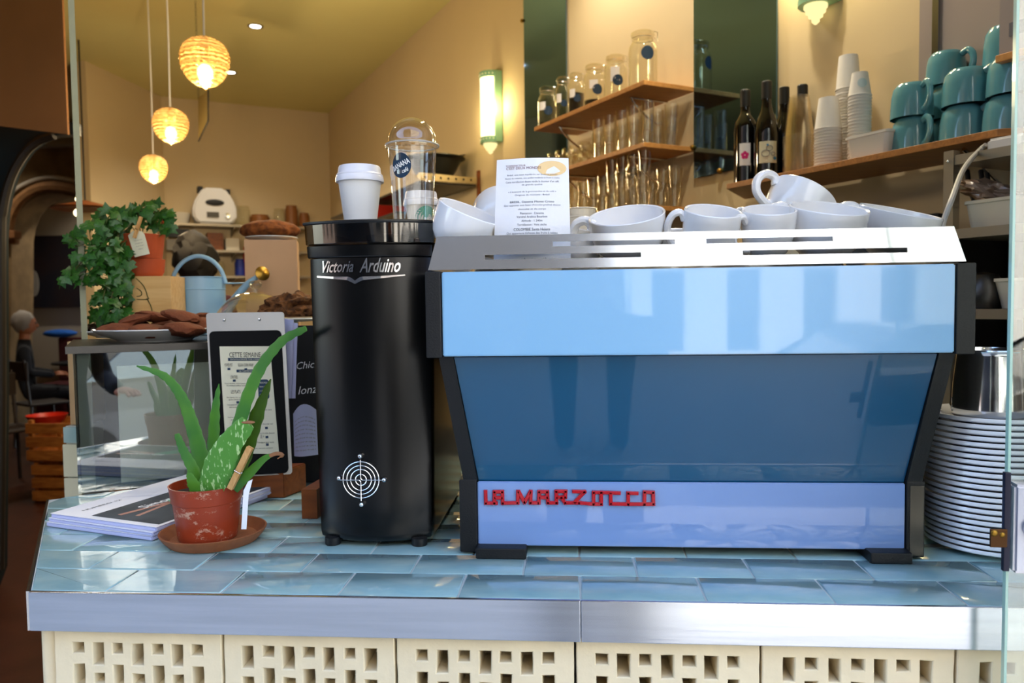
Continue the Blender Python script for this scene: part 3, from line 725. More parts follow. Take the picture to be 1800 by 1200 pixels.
obj('collar', loft([ring(1.02, 1.433, y0=1.110), ring(1.03, 1.435, y0=1.109), ring(1.035, 1.450, y0=1.108), ring(1.025, 1.4515, y0=1.109)]), M['satin'], gr, ang=30)
hp = lambda s, z, y0: ring(s, z, y0=y0, rc=.03, y1=1.46)
bm = loft([hp(1.03, 1.4518, 1.108), hp(1.075, 1.4535, 1.104), hp(1.085, 1.482, 1.102), hp(1.06, 1.482, 1.104), hp(1.05, 1.455, 1.106)], cap=False); obj('hopper_tray', bm, M['smoke'], gr, ang=30)
bm = loft([hp(1.095, 1.4815, 1.100), hp(1.10, 1.483, 1.099), hp(1.10, 1.4855, 1.099), hp(1.08, 1.4865, 1.101)]); obj('hopper_lid', bm, M['black'], gr, ang=30)
bm = nb(); lathe(bm, [(.03, 1.452), (.035, 1.475), (.001, 1.479)], 24, Matrix.Translation((GC, 1.25, 0))); obj('bean_heap', bm, M['coffee'], gr)
bm = nb(); box(bm, GC - .055, GC + .055, 1.35, 1.42, 1.452, 1.480, bev=.004); obj('hopper_neck', bm, M['blackp'], gr)
for x in (GC - .065, GC + .068):
    for y in (1.118 + .012, 1.40):
        bm = nb(); lathe(bm, [(.011, 1.0005), (.012, 1.002), (.012, 1.012), (.008, 1.013)], 20, Matrix.Translation((x, y, 0)), cap1=True); obj('foot', bm, M['blackp'], gr)
def gfront(x, z, off=.0008):
    s = .935 + (z - 1.02) / .18 * .03 if z < 1.2 else .965 + (z - 1.2) / .2 * .035
    t = (x - GC) / (GW * s - .0096); return Vector((x, (1.112 if z > 1.1 else 1.1125) + .020 * t * t - off - .0010, z))
def gpx(x, y): q = P(x, y, 1.113); return q.x, q.z
def glet(s, x0_, x1_, yt, yb_, shear):
    a = gpx(x0_, yt); b = gpx(x1_, yb_); cx = (a[0] + b[0]) / 2; cz = (a[1] + b[1]) / 2; bm = nb()
    text(bm, s, b[0] - a[0], a[1] - b[1], lambda x, z: gfront(cx + x, cz + z), shear=shear, bold=.012); return bm
obj('script_lettering', glet('Victoria', 563, 622, 458, 478, .42), M['chrome'], gr, smooth=False, label='chrome slanted script reading Victoria')
obj('script_lettering', glet('Arduino', 632, 703, 454, 478, .42), M['chrome'], gr, smooth=False, label='chrome slanted script reading Arduino')
bm = nb(); top = [(552, 484), (585, 486), (612, 486), (618, 488), (625, 493), (632, 488), (638, 486), (670, 485), (711, 482)]; bot = [(552, 487), (585, 490), (610, 492), (617, 495), (625, 499), (633, 495), (640, 492), (670, 489), (711, 484)]
tv = [gfront(*gpx(*p), off=.0022) for p in top]; bv = [gfront(*gpx(*p), off=.0022) for p in bot]
for k in range(len(tv) - 1):
    q = [tv[k], tv[k + 1], bv[k + 1], bv[k]]; prism(bm, q, (0, .0022, 0))
obj('chrome_strip', bm, M['chrome'], gr, smooth=False)
fg = None
fcx, fcz = gpx(636, 842); px_ = 1.113 / F
bm = nb(); lathe(bm, [(.0285, 0), (.0285, .001)], 32, Matrix.Translation((fcx, 1.1125, fcz)) @ Matrix.Rotation(PI / 2, 4, 'X'), cap1=True); fanhole = obj('fan_opening', bm, M['dark'], gr)
bm = nb()
for r in (10, 19, 26, 33):
    tube(bm, [(fcx + r * px_ * math.cos(a), 1.1085, fcz + r * px_ * math.sin(a)) for a in [2 * PI * k / 40 for k in range(40)]], .00075, 6, closed=True)
for a, b, c in (((0, 37), (0, 4), (4, 0)), ((0, -38), (0, -4), (-4, 0))):
    q = lambda p: (fcx + p[0] * px_, 1.1072, fcz + p[1] * px_)
    tube(bm, spline([q(a), q(((a[0] + b[0]) / 2, (a[1] + b[1]) / 2)), q(b), q((c[0] * .6 , b[1] * .2)), q(c), q((c[0] * 5, 0)), q((c[0] * 9.6, 0))], 6), .00075, 6)
obj('fan_guard', bm, M['chrome'], gr)
for dx, dz in ((-1, 43), (0, -45), (-43, 1), (42, 0)):
    bm = nb(); lathe(bm, [(.0035, -.002), (.0038, .003), (.0030, .0045), (.0015, .0055), (.001, .0055)], 16, Matrix.Translation((fcx + dx * px_, gfront(fcx + dx * px_, fcz).y, fcz + dz * px_)) @ Matrix.Rotation(PI / 2, 4, 'X'), cap1=True); obj('screw', bm, M['chrome'], gr)
    tube_r = .0042
# paper cups on the grinder
LZ = 1.4866
def paper_cup(x, Y, R, h, label, rb=.68, lid=True, band=None, grp=None, name='paper_cup'):
    c = P(x, 390, Y); t = thing(name, label, 'cup', (c.x, Y, LZ), group=grp)
    bm = nb(); lathe(bm, [(R * rb, 0), (R * rb + .0008, .001), (R * .97, h - .002), (R, h), (R * .96, h - .001), (R * rb * .95, .004), (.001, .004)], 48); obj('cup_body', bm, M['cupw'], t, world=False)
    if lid:
        bm = nb(); lathe(bm, [(R * 1.0, h - .008), (R * 1.07, h - .008), (R * 1.085, h - .005), (R * 1.06, h), (R * 1.04, h + .001), (R * 1.045, h + .003), (R * .99, h + .005), (R * .97, h + .006), (R * .93, h + .015), (R * .90, h + .017), (R * .86, h + .017), (R * .84, h + .0145), (.001, h + .0145)], 48); obj('lid', bm, M['lidw'], t, world=False)
    return t
paper_cup(634, 1.215, .0352, .0785, 'plain white paper cup with a white lid on the grinder')
pc2 = paper_cup(741, 1.38, .0300, .060, 'white paper cup with a teal round print standing behind the clear dome cup')
def wrap(R0, R1, h, off=.0005):
    def fn(ax, z0):
        def g(x, z):
            zz = z0 + z; r = R0 + (R1 - R0) * zz / h + off; a = ax + x / r; return Vector((r * math.sin(a), -r * math.cos(a), zz))
        return g
    return fn
w = wrap(.0204, .0291, .060); bm = nb(); g_ = w(.55, .028)
for i in range(10):
    for j in range(10):
        pass
def disc(bm, g, rx, rz, n=28, rings=4):
    c = bm.verts.new(g(0, 0)); prev = None
    for q in range(1, rings + 1):
        rg = [bm.verts.new(g(rx * q / rings * math.cos(2 * PI * k / n), rz * q / rings * math.sin(2 * PI * k / n))) for k in range(n)]
        for k in range(n):
            if prev: bm.faces.new([prev[k], prev[(k + 1) % n], rg[(k + 1) % n], rg[k]])
            else: bm.faces.new([c, rg[k], rg[(k + 1) % n]])
        prev = rg
disc(bm, g_, .021, .022); rp_ = obj('round_print', bm, M['teal'], pc2, world=False)
bm = nb(); text(bm, 'PA', .013, .010, wrap(.0204, .0291, .060, .0009)(.95, .030)); obj('lettering', bm, M['whitei'], rp_, world=False, smooth=False)
# clear dome cup
Yd = 1.20; c = P(727, 390, Yd); dc = thing('dome_cup', 'tall clear plastic cup with a domed lid and a round navy sticker', 'cup', (c.x, Yd, LZ))
hz = P(725, 262, Yd).z - LZ; Rb, Rt = .0305, .0365
bm = nb(); lathe(bm, [(Rb * .93, .002), (Rb, 0), (Rb + .0006, .002), (Rb + (Rt - Rb) * .35, hz * .35), (Rb + (Rt - Rb) * .62, hz * .62), (Rb + (Rt - Rb) * .63 + .0009, hz * .64), (Rb + (Rt - Rb) * .83, hz * .80), (Rb + (Rt - Rb) * .84 + .0008, hz * .82), (Rt + .001, hz)], 56, cap0=True); obj('cup_body', bm, M['clear'], dc, world=False)
bm = nb(); ht = P(725, 207, Yd).z - LZ
lathe(bm, [(Rt + .001, hz - .002), (Rt + .0045, hz - .001), (Rt + .0052, hz + .004), (Rt + .0052, hz + .007), (Rt + .002, hz + .0085), (Rt + .0005, hz + .012)] + [(max(.001, (Rt + .0005) * math.cos(a)), hz + .012 + (ht - hz - .012) * math.sin(a)) for a in [k * PI / 2 / 10 for k in range(1, 11)]], 56, cap0=False,
      rad=lambda r, z, a: r + (.0006 * math.cos(40 * a) if r > Rt + .003 else 0)); obj('dome_lid', bm, M['clear'], dc, world=False)
bm = nb(); tube(bm, [((Rt + .0048) * math.cos(2 * PI * k / 48), (Rt + .0048) * math.sin(2 * PI * k / 48), hz + .005) for k in range(48)], .0014, 8, closed=True); obj('rim', bm, mat('frosted_rim', '#d8d6d2', .3, trans=.5), dc, world=False)
zc_ = P(710, 297, Yd).z - LZ; wr = wrap(Rb, Rt, hz, .0006); ax = -.33
bm = nb(); disc(bm, wr(ax, zc_), .0168, .0190); rs_ = obj('round_sticker', bm, M['navy'], dc, world=False)
bm = nb(); rr = math.radians(22)
def rotf(g, a): return lambda x, z: g(x * math.cos(a) - z * math.sin(a), x * math.sin(a) + z * math.cos(a))
wr2 = wrap(Rb, Rt, hz, .0011)
text(bm, 'BANANA', .0315, .0080, rotf(wr2(ax, zc_ + .001), rr), bold=.015); text(bm, 'café', .0110, .0062, rotf(wr2(ax + .20, zc_ - .0075), rr), shear=.3, bold=.01)
obj('lettering', bm, M['whitei'], rs_, world=False, smooth=False)

# ================================================================== ALOE, SAUCER, MAGAZINES
sa_ = PZ(377, 951, 1.0); sx_ = .5 * (P(492, 930, sa_.y).x - P(262, 930, sa_.y).x)
S0 = Vector((PZ(262, 952, 1.02).x + .078, 1.155, 1.0))
bm = nb(); lathe(bm, [(.060, 0), (.066, .001), (.074, .010), (.0785, .0165), (.079, .0185), (.0765, .019), (.072, .013), (.064, .0055), (.001, .005)], 56)
s_ = obj('clay_saucer', bm, M['clay'], None, loc=(-.556, 1.140, 1.0006), world=False); tag(s_, 'round brown clay saucer dusted with soil under the potted aloe', 'saucer')
pt = thing('potted_aloe', 'aloe vera with speckled leaves in a scuffed reddish plastic pot', 'plant', (-.564, 1.138, 1.0062))
pr = [(.041, 0), (.0425, .001), (.043, .004), (.0478, .058), (.0505, .0585), (.0515, .060), (.0545, .082), (.0555, .0845), (.0535, .0845), (.050, .060), (.044, .006), (.001, .006)]
bm = nb(); lathe(bm, pr, 56); obj('pot', bm, M['plpot'], pt, world=False)
bm = nb(); lathe(bm, [(.0512, .070), (.04, .0735), (.02, .072), (.001, .073)], 40, cap0=False, rad=lambda r, z, a: r)
for v in bm.verts: v.co.z += noise.noise(v.co * 80) * .003
obj('soil', bm, M['soil'], pt, world=False)
for a in (0.35, 1.9, 3.5):
    pass
def aloe(pts, ws, m, name='leaf', cut=False, thick=.34, teeth=True, up=(0, -1, 0)):
    """leaf from pixel/depth stations; crescent section, widest across the view"""
    Q = [P(x, y, Y) for x, y, Y in pts]; S = spline(Q, 6); n = len(S)
    W = []
    for i in range(n):
        t = i / (n - 1) * (len(ws) - 1); k = min(int(t), len(ws) - 2); W.append(ws[k] + (ws[k + 1] - ws[k]) * (t - k))
    bm = nb(); rings = []; seg = 12
    for i in range(n):
        tg = (S[min(i + 1, n - 1)] - S[max(i - 1, 0)]).normalized(); nrm = Vector(up); sdv_ = tg.cross(nrm).normalized(); nrm = sdv_.cross(tg).normalized()
        w = W[i] / 2; rg = []
        for k in range(seg):
            a = 2 * PI * k / seg; cx = math.cos(a); cyy = math.sin(a)
            q = S[i] + sdv_ * (w * cx) + nrm * (w * thick * (cyy + .35 * cx * cx) * (1 if cyy < 0 else .55))
            if teeth and k in (0, 6) and i % 2 == 0 and i < n - 2: q += sdv_ * (.0012 if k == 0 else -.0012)
            rg.append(bm.verts.new(q))
        rings.append(rg)
    for a, b in zip(rings, rings[1:]):
        for k in range(seg): bm.faces.new([a[k], a[(k + 1) % seg], b[(k + 1) % seg], b[k]])
    bm.faces.new(rings[0][::-1]); bm.faces.new(rings[-1])
    return obj(name, bm, m, pt, ang=60)
p1 = 1.138 / F
aloe([(362, 868, 1.135), (352, 800, 1.14), (336, 740, 1.14), (318, 695, 1.13), (288, 660, 1.12), (240, 643, 1.10)], [.022, .026, .021, .016, .011, .002], M['aloe'])
aloe([(392, 866, 1.15), (408, 800, 1.155), (428, 720, 1.155), (456, 650, 1.15), (495, 600, 1.13), (538, 577, 1.10)], [.022, .024, .020, .017, .013, .008], M['aloe'])
aloe([(374, 860, 1.165), (375, 800, 1.165), (378, 730, 1.16), (385, 674, 1.16)], [.020, .021, .015, .001], M['aloe'])
aloe([(404, 862, 1.165), (430, 800, 1.17), (452, 730, 1.165), (476, 666, 1.16)], [.022, .024, .022, .002], M['aloed'])
aloe([(366, 872, 1.11), (385, 820, 1.10), (405, 780, 1.095), (436, 742, 1.09)], [.036, .046, .037, .024], M['aloes'], thick=.30)
aloe([(355, 862, 1.12), (340, 825, 1.115), (322, 790, 1.11), (311, 762, 1.105)], [.016, .018, .013, .008], M['aloe'])
aloe([(352, 870, 1.11), (340, 850, 1.105), (332, 830, 1.10)], [.022, .018, .006], M['aloe'])
aloe([(412, 860, 1.12), (438, 832, 1.115), (462, 808, 1.11), (476, 800, 1.11)], [.014, .015, .010, .006], M['aloe'], teeth=False)
bm = nb(); tube(bm, spline([P(474, 801, 1.11), P(486, 797, 1.11), P(497, 799, 1.11), P(488, 806, 1.112)], 5), [.003] * 8 + [.0025] * 5 + [.001] * 3, 8, flat=.5); obj('dry_tip', bm, M['dry'], pt)
bm = nb(); ball(bm, P(436, 742, 1.09), .0095, 1.15, .35, .28, 2); obj('cut_end', bm, M['dry'], pt)
def peg(name, a, b, w, label=None):
    t = thing(name, label, 'clothespin', a)
    d = (b - a); ln = d.length; d.normalize(); s_ = d.cross(Vector((0, 1, 0))).normalized()
    for k in (-1, 1):
        bm = nb(); q = Vector((0, k * w * .33, 0)); n1 = s_ * w * .5
        f0 = [a - n1, a + n1, b + n1, b - n1]
        prism(bm, [p + q - Vector((0, w * .2, 0)) for p in f0], (0, w * .4, 0)); obj('jaw', bm, M['peg'], t)
    bm = nb(); mid = a + d * ln * .42; tube(bm, [mid + Vector((0, y, 0)) + s_ * w * .62 * math.cos(y * 4000) for y in [(-.6 + .1 * k) * w for k in range(13)]], w * .12, 6); tube(bm, [mid - s_ * w * .62 + Vector((0, -w * .65, 0)), mid + s_ * w * .62 + Vector((0, -w * .65, 0))], w * .1, 6); obj('spring', bm, M['chrome'], t)
    return t
peg('clothespin', P(405, 858, 1.098), P(440, 786, 1.092), .0085, 'wooden clothespin stuck in the aloe pot')
bm = nb(); prism(bm, [P(433, 930, 1.082 + .0), P(437, 870, 1.082), P(444, 842, 1.082), P(436, 846, 1.082), P(428, 862, 1.082), P(424, 930, 1.082)], (0, .0006, 0)); tag(obj('plant_tag', bm, M['paper'], None), 'narrow white plant label at the right side of the aloe pot', 'label')
# magazines
mg = [PZ(84, 925, 1.0), PZ(268, 951, 1.0), PZ(490, 872, 1.0), PZ(300, 848, 1.0)]
m0, m1, m2 = Vector((-.872, 1.205, 0)), Vector((-.648, 1.132, 0)), None
ex_ = (m1 - m0).normalized(); ey_ = Vector((-ex_.y, ex_.x, 0)); 
# long edge runs away to the right
rgt = PZ(490, 870, 1.0); rgt.z = 0
ey_ = (rgt - m1); mh = ey_.length; ey_.normalize(); mw_ = (m1 - m0).length
for k, th in enumerate((.007, .006, .007)):
    z0 = 1.0012 + [0, .0072, .0134][k]; rr = [.004, -.012, .0][k]
    R_ = Matrix.Rotation(rr, 4, 'Z'); o0 = m0 + Vector((.003 * (k - 1), .002 * (k - 1), 0))
    t = thing('magazine', ['bottom magazine of the pile under the aloe', 'middle magazine of the pile on the tiles', 'top magazine with a dark cover photo and white title'][k], 'magazine', o0 + Vector((0, 0, z0)), (0, 0, 0), 'magazines piled on the counter')
    a = Vector((0, 0, 0)); b = R_ @ (ex_ * mw_); d_ = R_ @ (ey_ * mh)
    bm = nb(); prism(bm, [a, b, b + d_, a + d_], (0, 0, th)); bmesh.ops.bevel(bm, geom=bm.edges[:], offset=.0015, segments=2, affect='EDGES'); obj('pages', bm, M['paperb'], t, world=False)
    bm = nb(); prism(bm, [a - ex_ * .001, b, b + d_, a + d_ - ex_ * .001], (0, 0, .0006)); bm.transform(Matrix.Translation((0, 0, th))); obj('cover', bm, M['paper'], t, world=False)
    if k == 2:
        def cvp(u, v, z=.0009): return a + b * u + d_ * v + Vector((0, 0, th + z))
        bm = nb(); bm.faces.new([bm.verts.new(cvp(*p)) for p in ((.34, .04), (.97, .04), (.97, .95), (.34, .95))][::1]); bm.faces.ensure_lookup_table()
        pcv = mat('cover_photo', '#3c3f42', .6, spec=.15, var=.4, vscale=10, col2='#55595c'); obj('cover_photo', bm, pcv, t, world=False)
        bm = nb(); 
        for p, q, w in (((.52, .10), (.62, .55), .05), ((.58, .55), (.70, .78), .05), ((.66, .12), (.60, .42), .04)):
            A_ = cvp(*p, .0013); B_ = cvp(*q, .0013); n_ = (B_ - A_).cross(Vector((0, 0, 1))).normalized() * w * .1; bm.faces.new([bm.verts.new(v) for v in (A_ - n_, B_ - n_, B_ + n_, A_ + n_)])
        obj('printed_arms', bm, mat('print_skin', '#a05a44', .4), t, world=False)
        bm = nb(); bm.faces.new([bm.verts.new(cvp(*p, .0016)) for p in ((.50, .44), (.60, .40), (.82, .50), (.84, .60), (.62, .58))]); obj('printed_dress', bm, mat('print_green', '#2f9a72', .4), t, world=False)
        bm = nb(); text(bm, 'Simone', .30, .09, lambda x, z: cvp(.52 - z * 1.0, .38 + x * .9, .002), bold=.015); obj('title', bm, M['whitei'], t, world=False, smooth=False)
        bm = nb(); text(bm, 'NUMERO 12', .28, .03, lambda x, z: cvp(.17 - z * 1.0, .22 + x * .9, .0012)); obj('small_title', bm, M['inkd'], t, world=False, smooth=False)
#@@O2
# ================================================================== DISPLAY CASE AND WHAT STANDS ON IT
A0 = Vector((-.962, 1.418, 0)); ca = math.radians(32); DX = Vector((math.cos(ca), math.sin(ca), 0)); DY = Vector((-math.sin(ca), math.cos(ca), 0))
def D(u, v, z): return A0 + DX * u + DY * v + Vector((0, 0, z))
def dbox(bm, u0, u1, v0, v1, z0, z1): prism(bm, [D(u0, v0, z0), D(u1, v0, z0), D(u1, v1, z0), D(u0, v1, z0)], (0, 0, z1 - z0))
dc_ = thing('display_case', 'low glass display case with a dark steel top on the counter', 'display case', D(.4, .2, 1.0))
bm = nb(); dbox(bm, -.012, .80, -.012, .372, 1.276, 1.290); obj('top_plate', bm, M['rackd'], dc_)
bm = nb(); dbox(bm, 0, .79, 0, .004, 1.001, 1.275); obj('front_glass', bm, M['case'], dc_)
bm = nb(); dbox(bm, 0, .004, .005, .36, 1.001, 1.275); obj('side_glass', bm, M['case'], dc_)
bm = nb(); dbox(bm, .006, .030, .006, .014, 1.001, 1.275); obj('corner_post', bm, mat('greenish_post', '#7c8072', .4), dc_)
bm = nb(); dbox(bm, 0, .79, .36, .368, 1.001, 1.275); dbox(bm, .785, .79, .005, .36, 1.001, 1.275); obj('back_panel', bm, M['dark'], dc_)
bm = nb(); dbox(bm, .005, .785, .02, .358, 1.001, 1.006); obj('base_plate', bm, M['dark'], dc_)
bm = nb(); prism(bm, [D(.075, .03, 1.008), D(.33, .03, 1.008), D(.33, .045, 1.245), D(.075, .045, 1.245)], tuple(DY * .003)); tag(obj('white_card', bm, mat('reflection_white_card', '#f2f4ea', .6), None), 'large white card imitating a street reflection inside the left of the display case', 'card')  # card colour whitened to imitate sunny pavement mirrored in the glass
bm = nb(); box(bm, -.80, .60, 1.83, 2.20, .0, 1.0); struct('trim_2', bm, M['dark'])
bm = nb(); prism(bm, [D(.1, .378, 0), D(.95, .378, 0), D(.95, .75, 0), D(.1, .75, 0)], (0, 0, 1.289)); tag(obj('back_ledge', bm, M['dark'], None), 'dark ledge behind the display case holding the watering can', 'ledge')
ZT = 1.2905
def at(x, Y): return P(x, 541, Y).xy.to_3d()
def lobj(name, prof, m, x, Y, z, lab=None, cat=None, grp=None, parent=None, seg=40, cap1=False, rad=None):
    bm = nb(); c = at(x, Y); lathe(bm, prof, seg, cap1=cap1, rad=rad)
    if parent: bm.transform(Matrix.Translation((c.x, c.y, z))); return obj(name, bm, m, parent)
    o = obj(name, bm, m, None, loc=(c.x, c.y, z), world=False)
    if lab: tag(o, lab, cat, grp)
    return o
# plate of cookies
plate_p = lambda R, h=.018: [(R * .55, 0), (R * .6, 0), (R * .62, .003), (R * .85, h * .55), (R, h), (R * .995, h + .0018), (R * .84, h * .7), (R * .6, .006), (.001, .005)]
lobj('plate', plate_p(.126, .025), M['chinag'], 272, 1.635, ZT, 'wide white plate heaped with brown cookies', 'plate', seg=56)
lobj('plate', plate_p(.085, .016), M['chinag'], 208, 1.83, ZT, 'smaller white plate behind with dark iced cakes', 'plate', seg=48)
ck = [(207, 579, 1.58, 34, 'leftmost brown cookie at the front of the plate'), (262, 582, 1.575, 36, 'front middle brown cookie lying flat on the plate'), (322, 579, 1.58, 37, 'front right brown cookie lying flat on the plate'),
      (232, 575, 1.66, 33, 'brown cookie wedged behind the front left one'), (292, 573, 1.66, 30, 'small cookie in the middle of the heap'), (352, 570, 1.66, 30, 'cookie at the right end of the heap beside the clipboard'),
      (238, 562, 1.62, 33, 'cookie leaning on top at the left of the heap'), (270, 557, 1.65, 30, 'tilted cookie at the top centre left of the heap'), (318, 555, 1.62, 33, 'smooth raised cookie on top at the right'), (342, 560, 1.70, 26, 'cookie tucked at the back right of the heap')]
for k, (x, y, Y, w, lb) in enumerate(ck):
    bm = nb(); R = w * Y / F; ball(bm, (0, 0, 0), R, 1, 1, .36 if k < 6 else .32, 3, .22, 1.8, seed=k * 3.1)
    c = P(x, y, Y); o = obj('cookie', bm, M['cookie'], None, loc=c, world=False); tl = [0, 0, 0, .15, 0, .2, -.25, .2, -.22, .3][k]; o.rotation_euler = (.1, tl, k * 1.1)
    tag(o, lb, 'cookie', 'cookies heaped on the white plate')
for k, (x, y) in enumerate([(168, 578), (186, 572), (204, 570)]):
    bm = nb(); ball(bm, (0, 0, 0), .022, 1, 1, .7, 3, .25, 3, seed=40 + k); tag(obj('iced_cake', bm, mat('dark_icing', '#241410', .5, bump=1, bscale=200) if k == 0 else bpy.data.materials['dark_icing'], None, loc=P(x, y, 1.80), world=False), ['leftmost small dark iced cake behind the cookies', 'middle small dark iced cake behind the cookies', 'small dark iced cake nearest the wooden box'][k], 'cake', 'dark iced cakes on the rear plate')
# wooden box, terracotta pots, ivy
def woodbox(name, x0, x1, Y, z0, z1, dep, rot, m, label, cat):
    a, b = at(x0, Y), at(x1, Y); w = (b - a).length; c = (a + b) / 2
    t = thing(name, label, cat, (c.x, c.y, z0), (0, 0, rot))
    for yy in (0, dep - .008): bm = nb(); box(bm, -w / 2, w / 2, yy, yy + .008, 0, z1 - z0, bev=.001); obj('end_panel', bm, m, t, world=False)
    for s in (-1, 1):
        bm = nb(); box(bm, s * w / 2 - (.008 if s > 0 else 0), s * w / 2 + (.008 if s < 0 else 0), .0082, dep - .0082, 0, z1 - z0, bev=.001); obj('side_panel', bm, m, t, world=False)
    bm = nb(); box(bm, -w / 2 + .0085, w / 2 - .0085, .0085, dep - .0085, z1 - z0 - .008, z1 - z0); obj('top_panel', bm, m, t, world=False); return t
zbx = P(265, 485, 1.80).z
woodbox('wooden_box', 232, 299, 1.80, ZT, zbx, .11, .18, M['pine'], 'pale wooden box under the ivy pots', 'box')
bm = nb(); c = P(262, 540, 1.795)
wv = lambda *p: [P(x, y, 1.795) for x, y in p]
for q in (wv((213, 508), (235, 505), (248, 512), (246, 520), (225, 520), (212, 515)), wv((235, 485), (252, 502), (259, 520), (258, 526), (222, 525)), wv((258, 524), (266, 540), (268, 556))): tube(bm, spline(q, 6), .0011, 6)
tag(obj('ivy_stems', bm, M['stem'], None), 'bare brown ivy stems trailing over the pale wooden box', 'plant stems')
iv = thing('potted_ivy', 'trailing ivy with dark green leaves in a terracotta pot', 'plant', (at(253, 1.85).x, 1.85, zbx + .001))
Yp = 1.85; zp1 = P(255, 457, Yp).z - zbx; zp2 = P(255, 414, Yp).z - zbx
lobj('lower_pot', [(.036, 0), (.0375, .001), (.043, zp1 * .25), (.0465, zp1 * 1.0), (.044, zp1 * 1.02), (.040, zp1 * .9), (.03, .004), (.001, .004)], M['terra'], 258, Yp, zbx + .001, parent=iv)
lobj('pot', [(.044, zp1 + .001), (.046, zp1 + .002), (.0485, zp1 + .018), (.0535, zp2), (.051, zp2 + .001), (.048, zp2 - .01), (.001, zp2 - .012)], M['terra'], 253, Yp, zbx + .001, parent=iv)
lobj('soil', [(.047, zp2 - .006), (.02, zp2 - .003), (.001, zp2 - .002)], M['soil'], 253, Yp, zbx + .001, parent=iv)
def ivy_leaf(seed):
    pts = [(0, 0), (.32, -.18), (.55, .02), (.42, .22), (.78, .42), (.45, .58), (.30, .62), (0, 1.05), (-.30, .62), (-.45, .58), (-.78, .42), (-.42, .22), (-.55, .02), (-.32, -.18)]
    bm = nb(); rr = random.Random(seed); c = bm.verts.new((0, .35, .06))
    v = [bm.verts.new((x * rr.uniform(.85, 1.15), y * rr.uniform(.9, 1.1), -.22 * abs(x) + rr.uniform(-.05, .05) - .1 * (y > .9))) for x, y in pts]
    for k in range(len(v)): bm.faces.new([c, v[k], v[(k + 1) % len(v)]])
    me = bpy.data.meshes.new('leaf'); bmesh.ops.recalc_face_normals(bm, faces=bm.faces[:]); bm.to_mesh(me); bm.free(); me.shade_smooth(); me.materials.append(M['ivy']); return me
ims = [ivy_leaf(k) for k in range(5)]
rl = random.Random(11); stems = nb(); root = Vector((at(253, Yp).x, Yp, zbx + zp2))
for (cx, cyy, rx, ry, n, Yc) in ((255, 376, 44, 20, 44, 1.85), (285, 390, 18, 16, 12, 1.84), (200, 392, 38, 26, 34, 1.79), (160, 425, 44, 36, 36, 1.74), (195, 445, 34, 34, 40, 1.76), (150, 470, 38, 22, 18, 1.73), (200, 490, 36, 30, 36, 1.76), (178, 535, 30, 22, 22, 1.74), (212, 532, 14, 18, 12, 1.76), (122, 488, 20, 12, 9, 1.72), (190, 560, 10, 8, 4, 1.74)):
    tip = P(cx, cyy, Yc); mid = (root + tip) / 2 + Vector((0, -.02, .03)); tube(stems, spline([root + Vector((0, 0, -.01)), mid, tip], 6), .0012, 5)
    for k in range(n):
        a = rl.uniform(0, 2 * PI); r = math.sqrt(rl.random()); p = P(cx + rx * r * math.cos(a), cyy + ry * r * math.sin(a), Yc + rl.uniform(-.035, .035))
        o = bpy.data.objects.new('leaf', ims[rl.randrange(5)]); COL.objects.link(o); o.parent = iv; o.location = p - iv.location
        s = rl.uniform(.019, .029); o.scale = (s, s, s)
        o.rotation_euler = (math.radians(rl.uniform(35, 100)), rl.uniform(-.5, .5), rl.uniform(-1.0, 1.0) + (PI if rl.random() < .0 else 0))
        o.rotation_euler.rotate_axis('Z', PI + rl.uniform(-1.1, 1.1)) if rl.random() < .75 else None
        if k % 4 == 0: tube(stems, [p, (p * 2 + tip) / 3 + Vector((0, .01, 0)), tip], .0007, 4)
obj('stem', stems, M['stem'], iv)
bm = nb(); prism(bm, [P(x, y, 1.785) for x, y in ((225, 414), (233, 406), (249, 406), (254, 412), (263, 446), (237, 452))], (0, .0008, 0)); tgo = obj('paper_tag', bm, M['paperc'], None); tag(tgo, 'pale paper tag clipped to the terracotta ivy pot', 'tag')
bm = nb(); 
for k, s in enumerate(('La plante est', 'à arroser une', 'fois par semaine', 'merci')):
    c = P(243 + k * 1.5, 422 + k * 5, 1.7845); text(bm, s, .019 - (k == 3) * .008, .0032, lambda x, z: Vector((c.x + x + z * .2, 1.7842, c.z + z - (-x) * .18)), shear=.3)
o = obj('handwriting', bm, M['ink'], tgo, world=False, smooth=False)
peg('clothespin', P(236, 418, 1.775), P(248, 381, 1.775), .0062, 'wooden clothespin holding the tag on the ivy pot')
# watering can
Yw = 1.98; wc = thing('watering_can', 'small pale blue watering can with a hooped handle and brass rose', 'watering can', (at(356, Yw).x, Yw, ZT))
zt = P(356, 487, Yw).z; rw = 40.5 * Yw / F
lobj('body', [(rw * .98, 0), (rw, .001), (rw, zt - ZT - .035), (rw * 1.02, zt - ZT - .034), (rw * 1.02, zt - ZT - .032), (rw, zt - ZT - .031), (rw, zt - ZT - .004), (rw * 1.03, zt - ZT - .003), (rw * 1.03, zt - ZT), (rw * .97, zt - ZT), (rw * .96, zt - ZT - .02), (.001, zt - ZT - .022)], M['canb'], 356, Yw, ZT + .0005, parent=wc, seg=48)
bm = nb(); hp_ = spline([P(x, y, Yw) for x, y in ((319, 548), (306, 528), (301, 508), (306, 482), (322, 460), (346, 450), (370, 456), (388, 474), (397, 498))], 6)
tube(bm, hp_, .0055, 10, flat=1.0); obj('handle', bm, M['canb'], wc)
bm = nb(); sp = [P(x, y, Yw) for x, y in ((393, 555), (410, 530), (434, 500), (458, 483))]; tube(bm, spline(sp, 6), [.015 - .0095 * k / 18 for k in range(19)], 12); obj('spout', bm, M['canb'], wc)
bm = nb(); tube(bm, [P(395, 498, Yw), P(432, 497, Yw)], .002, 8); obj('brace', bm, M['canb'], wc)
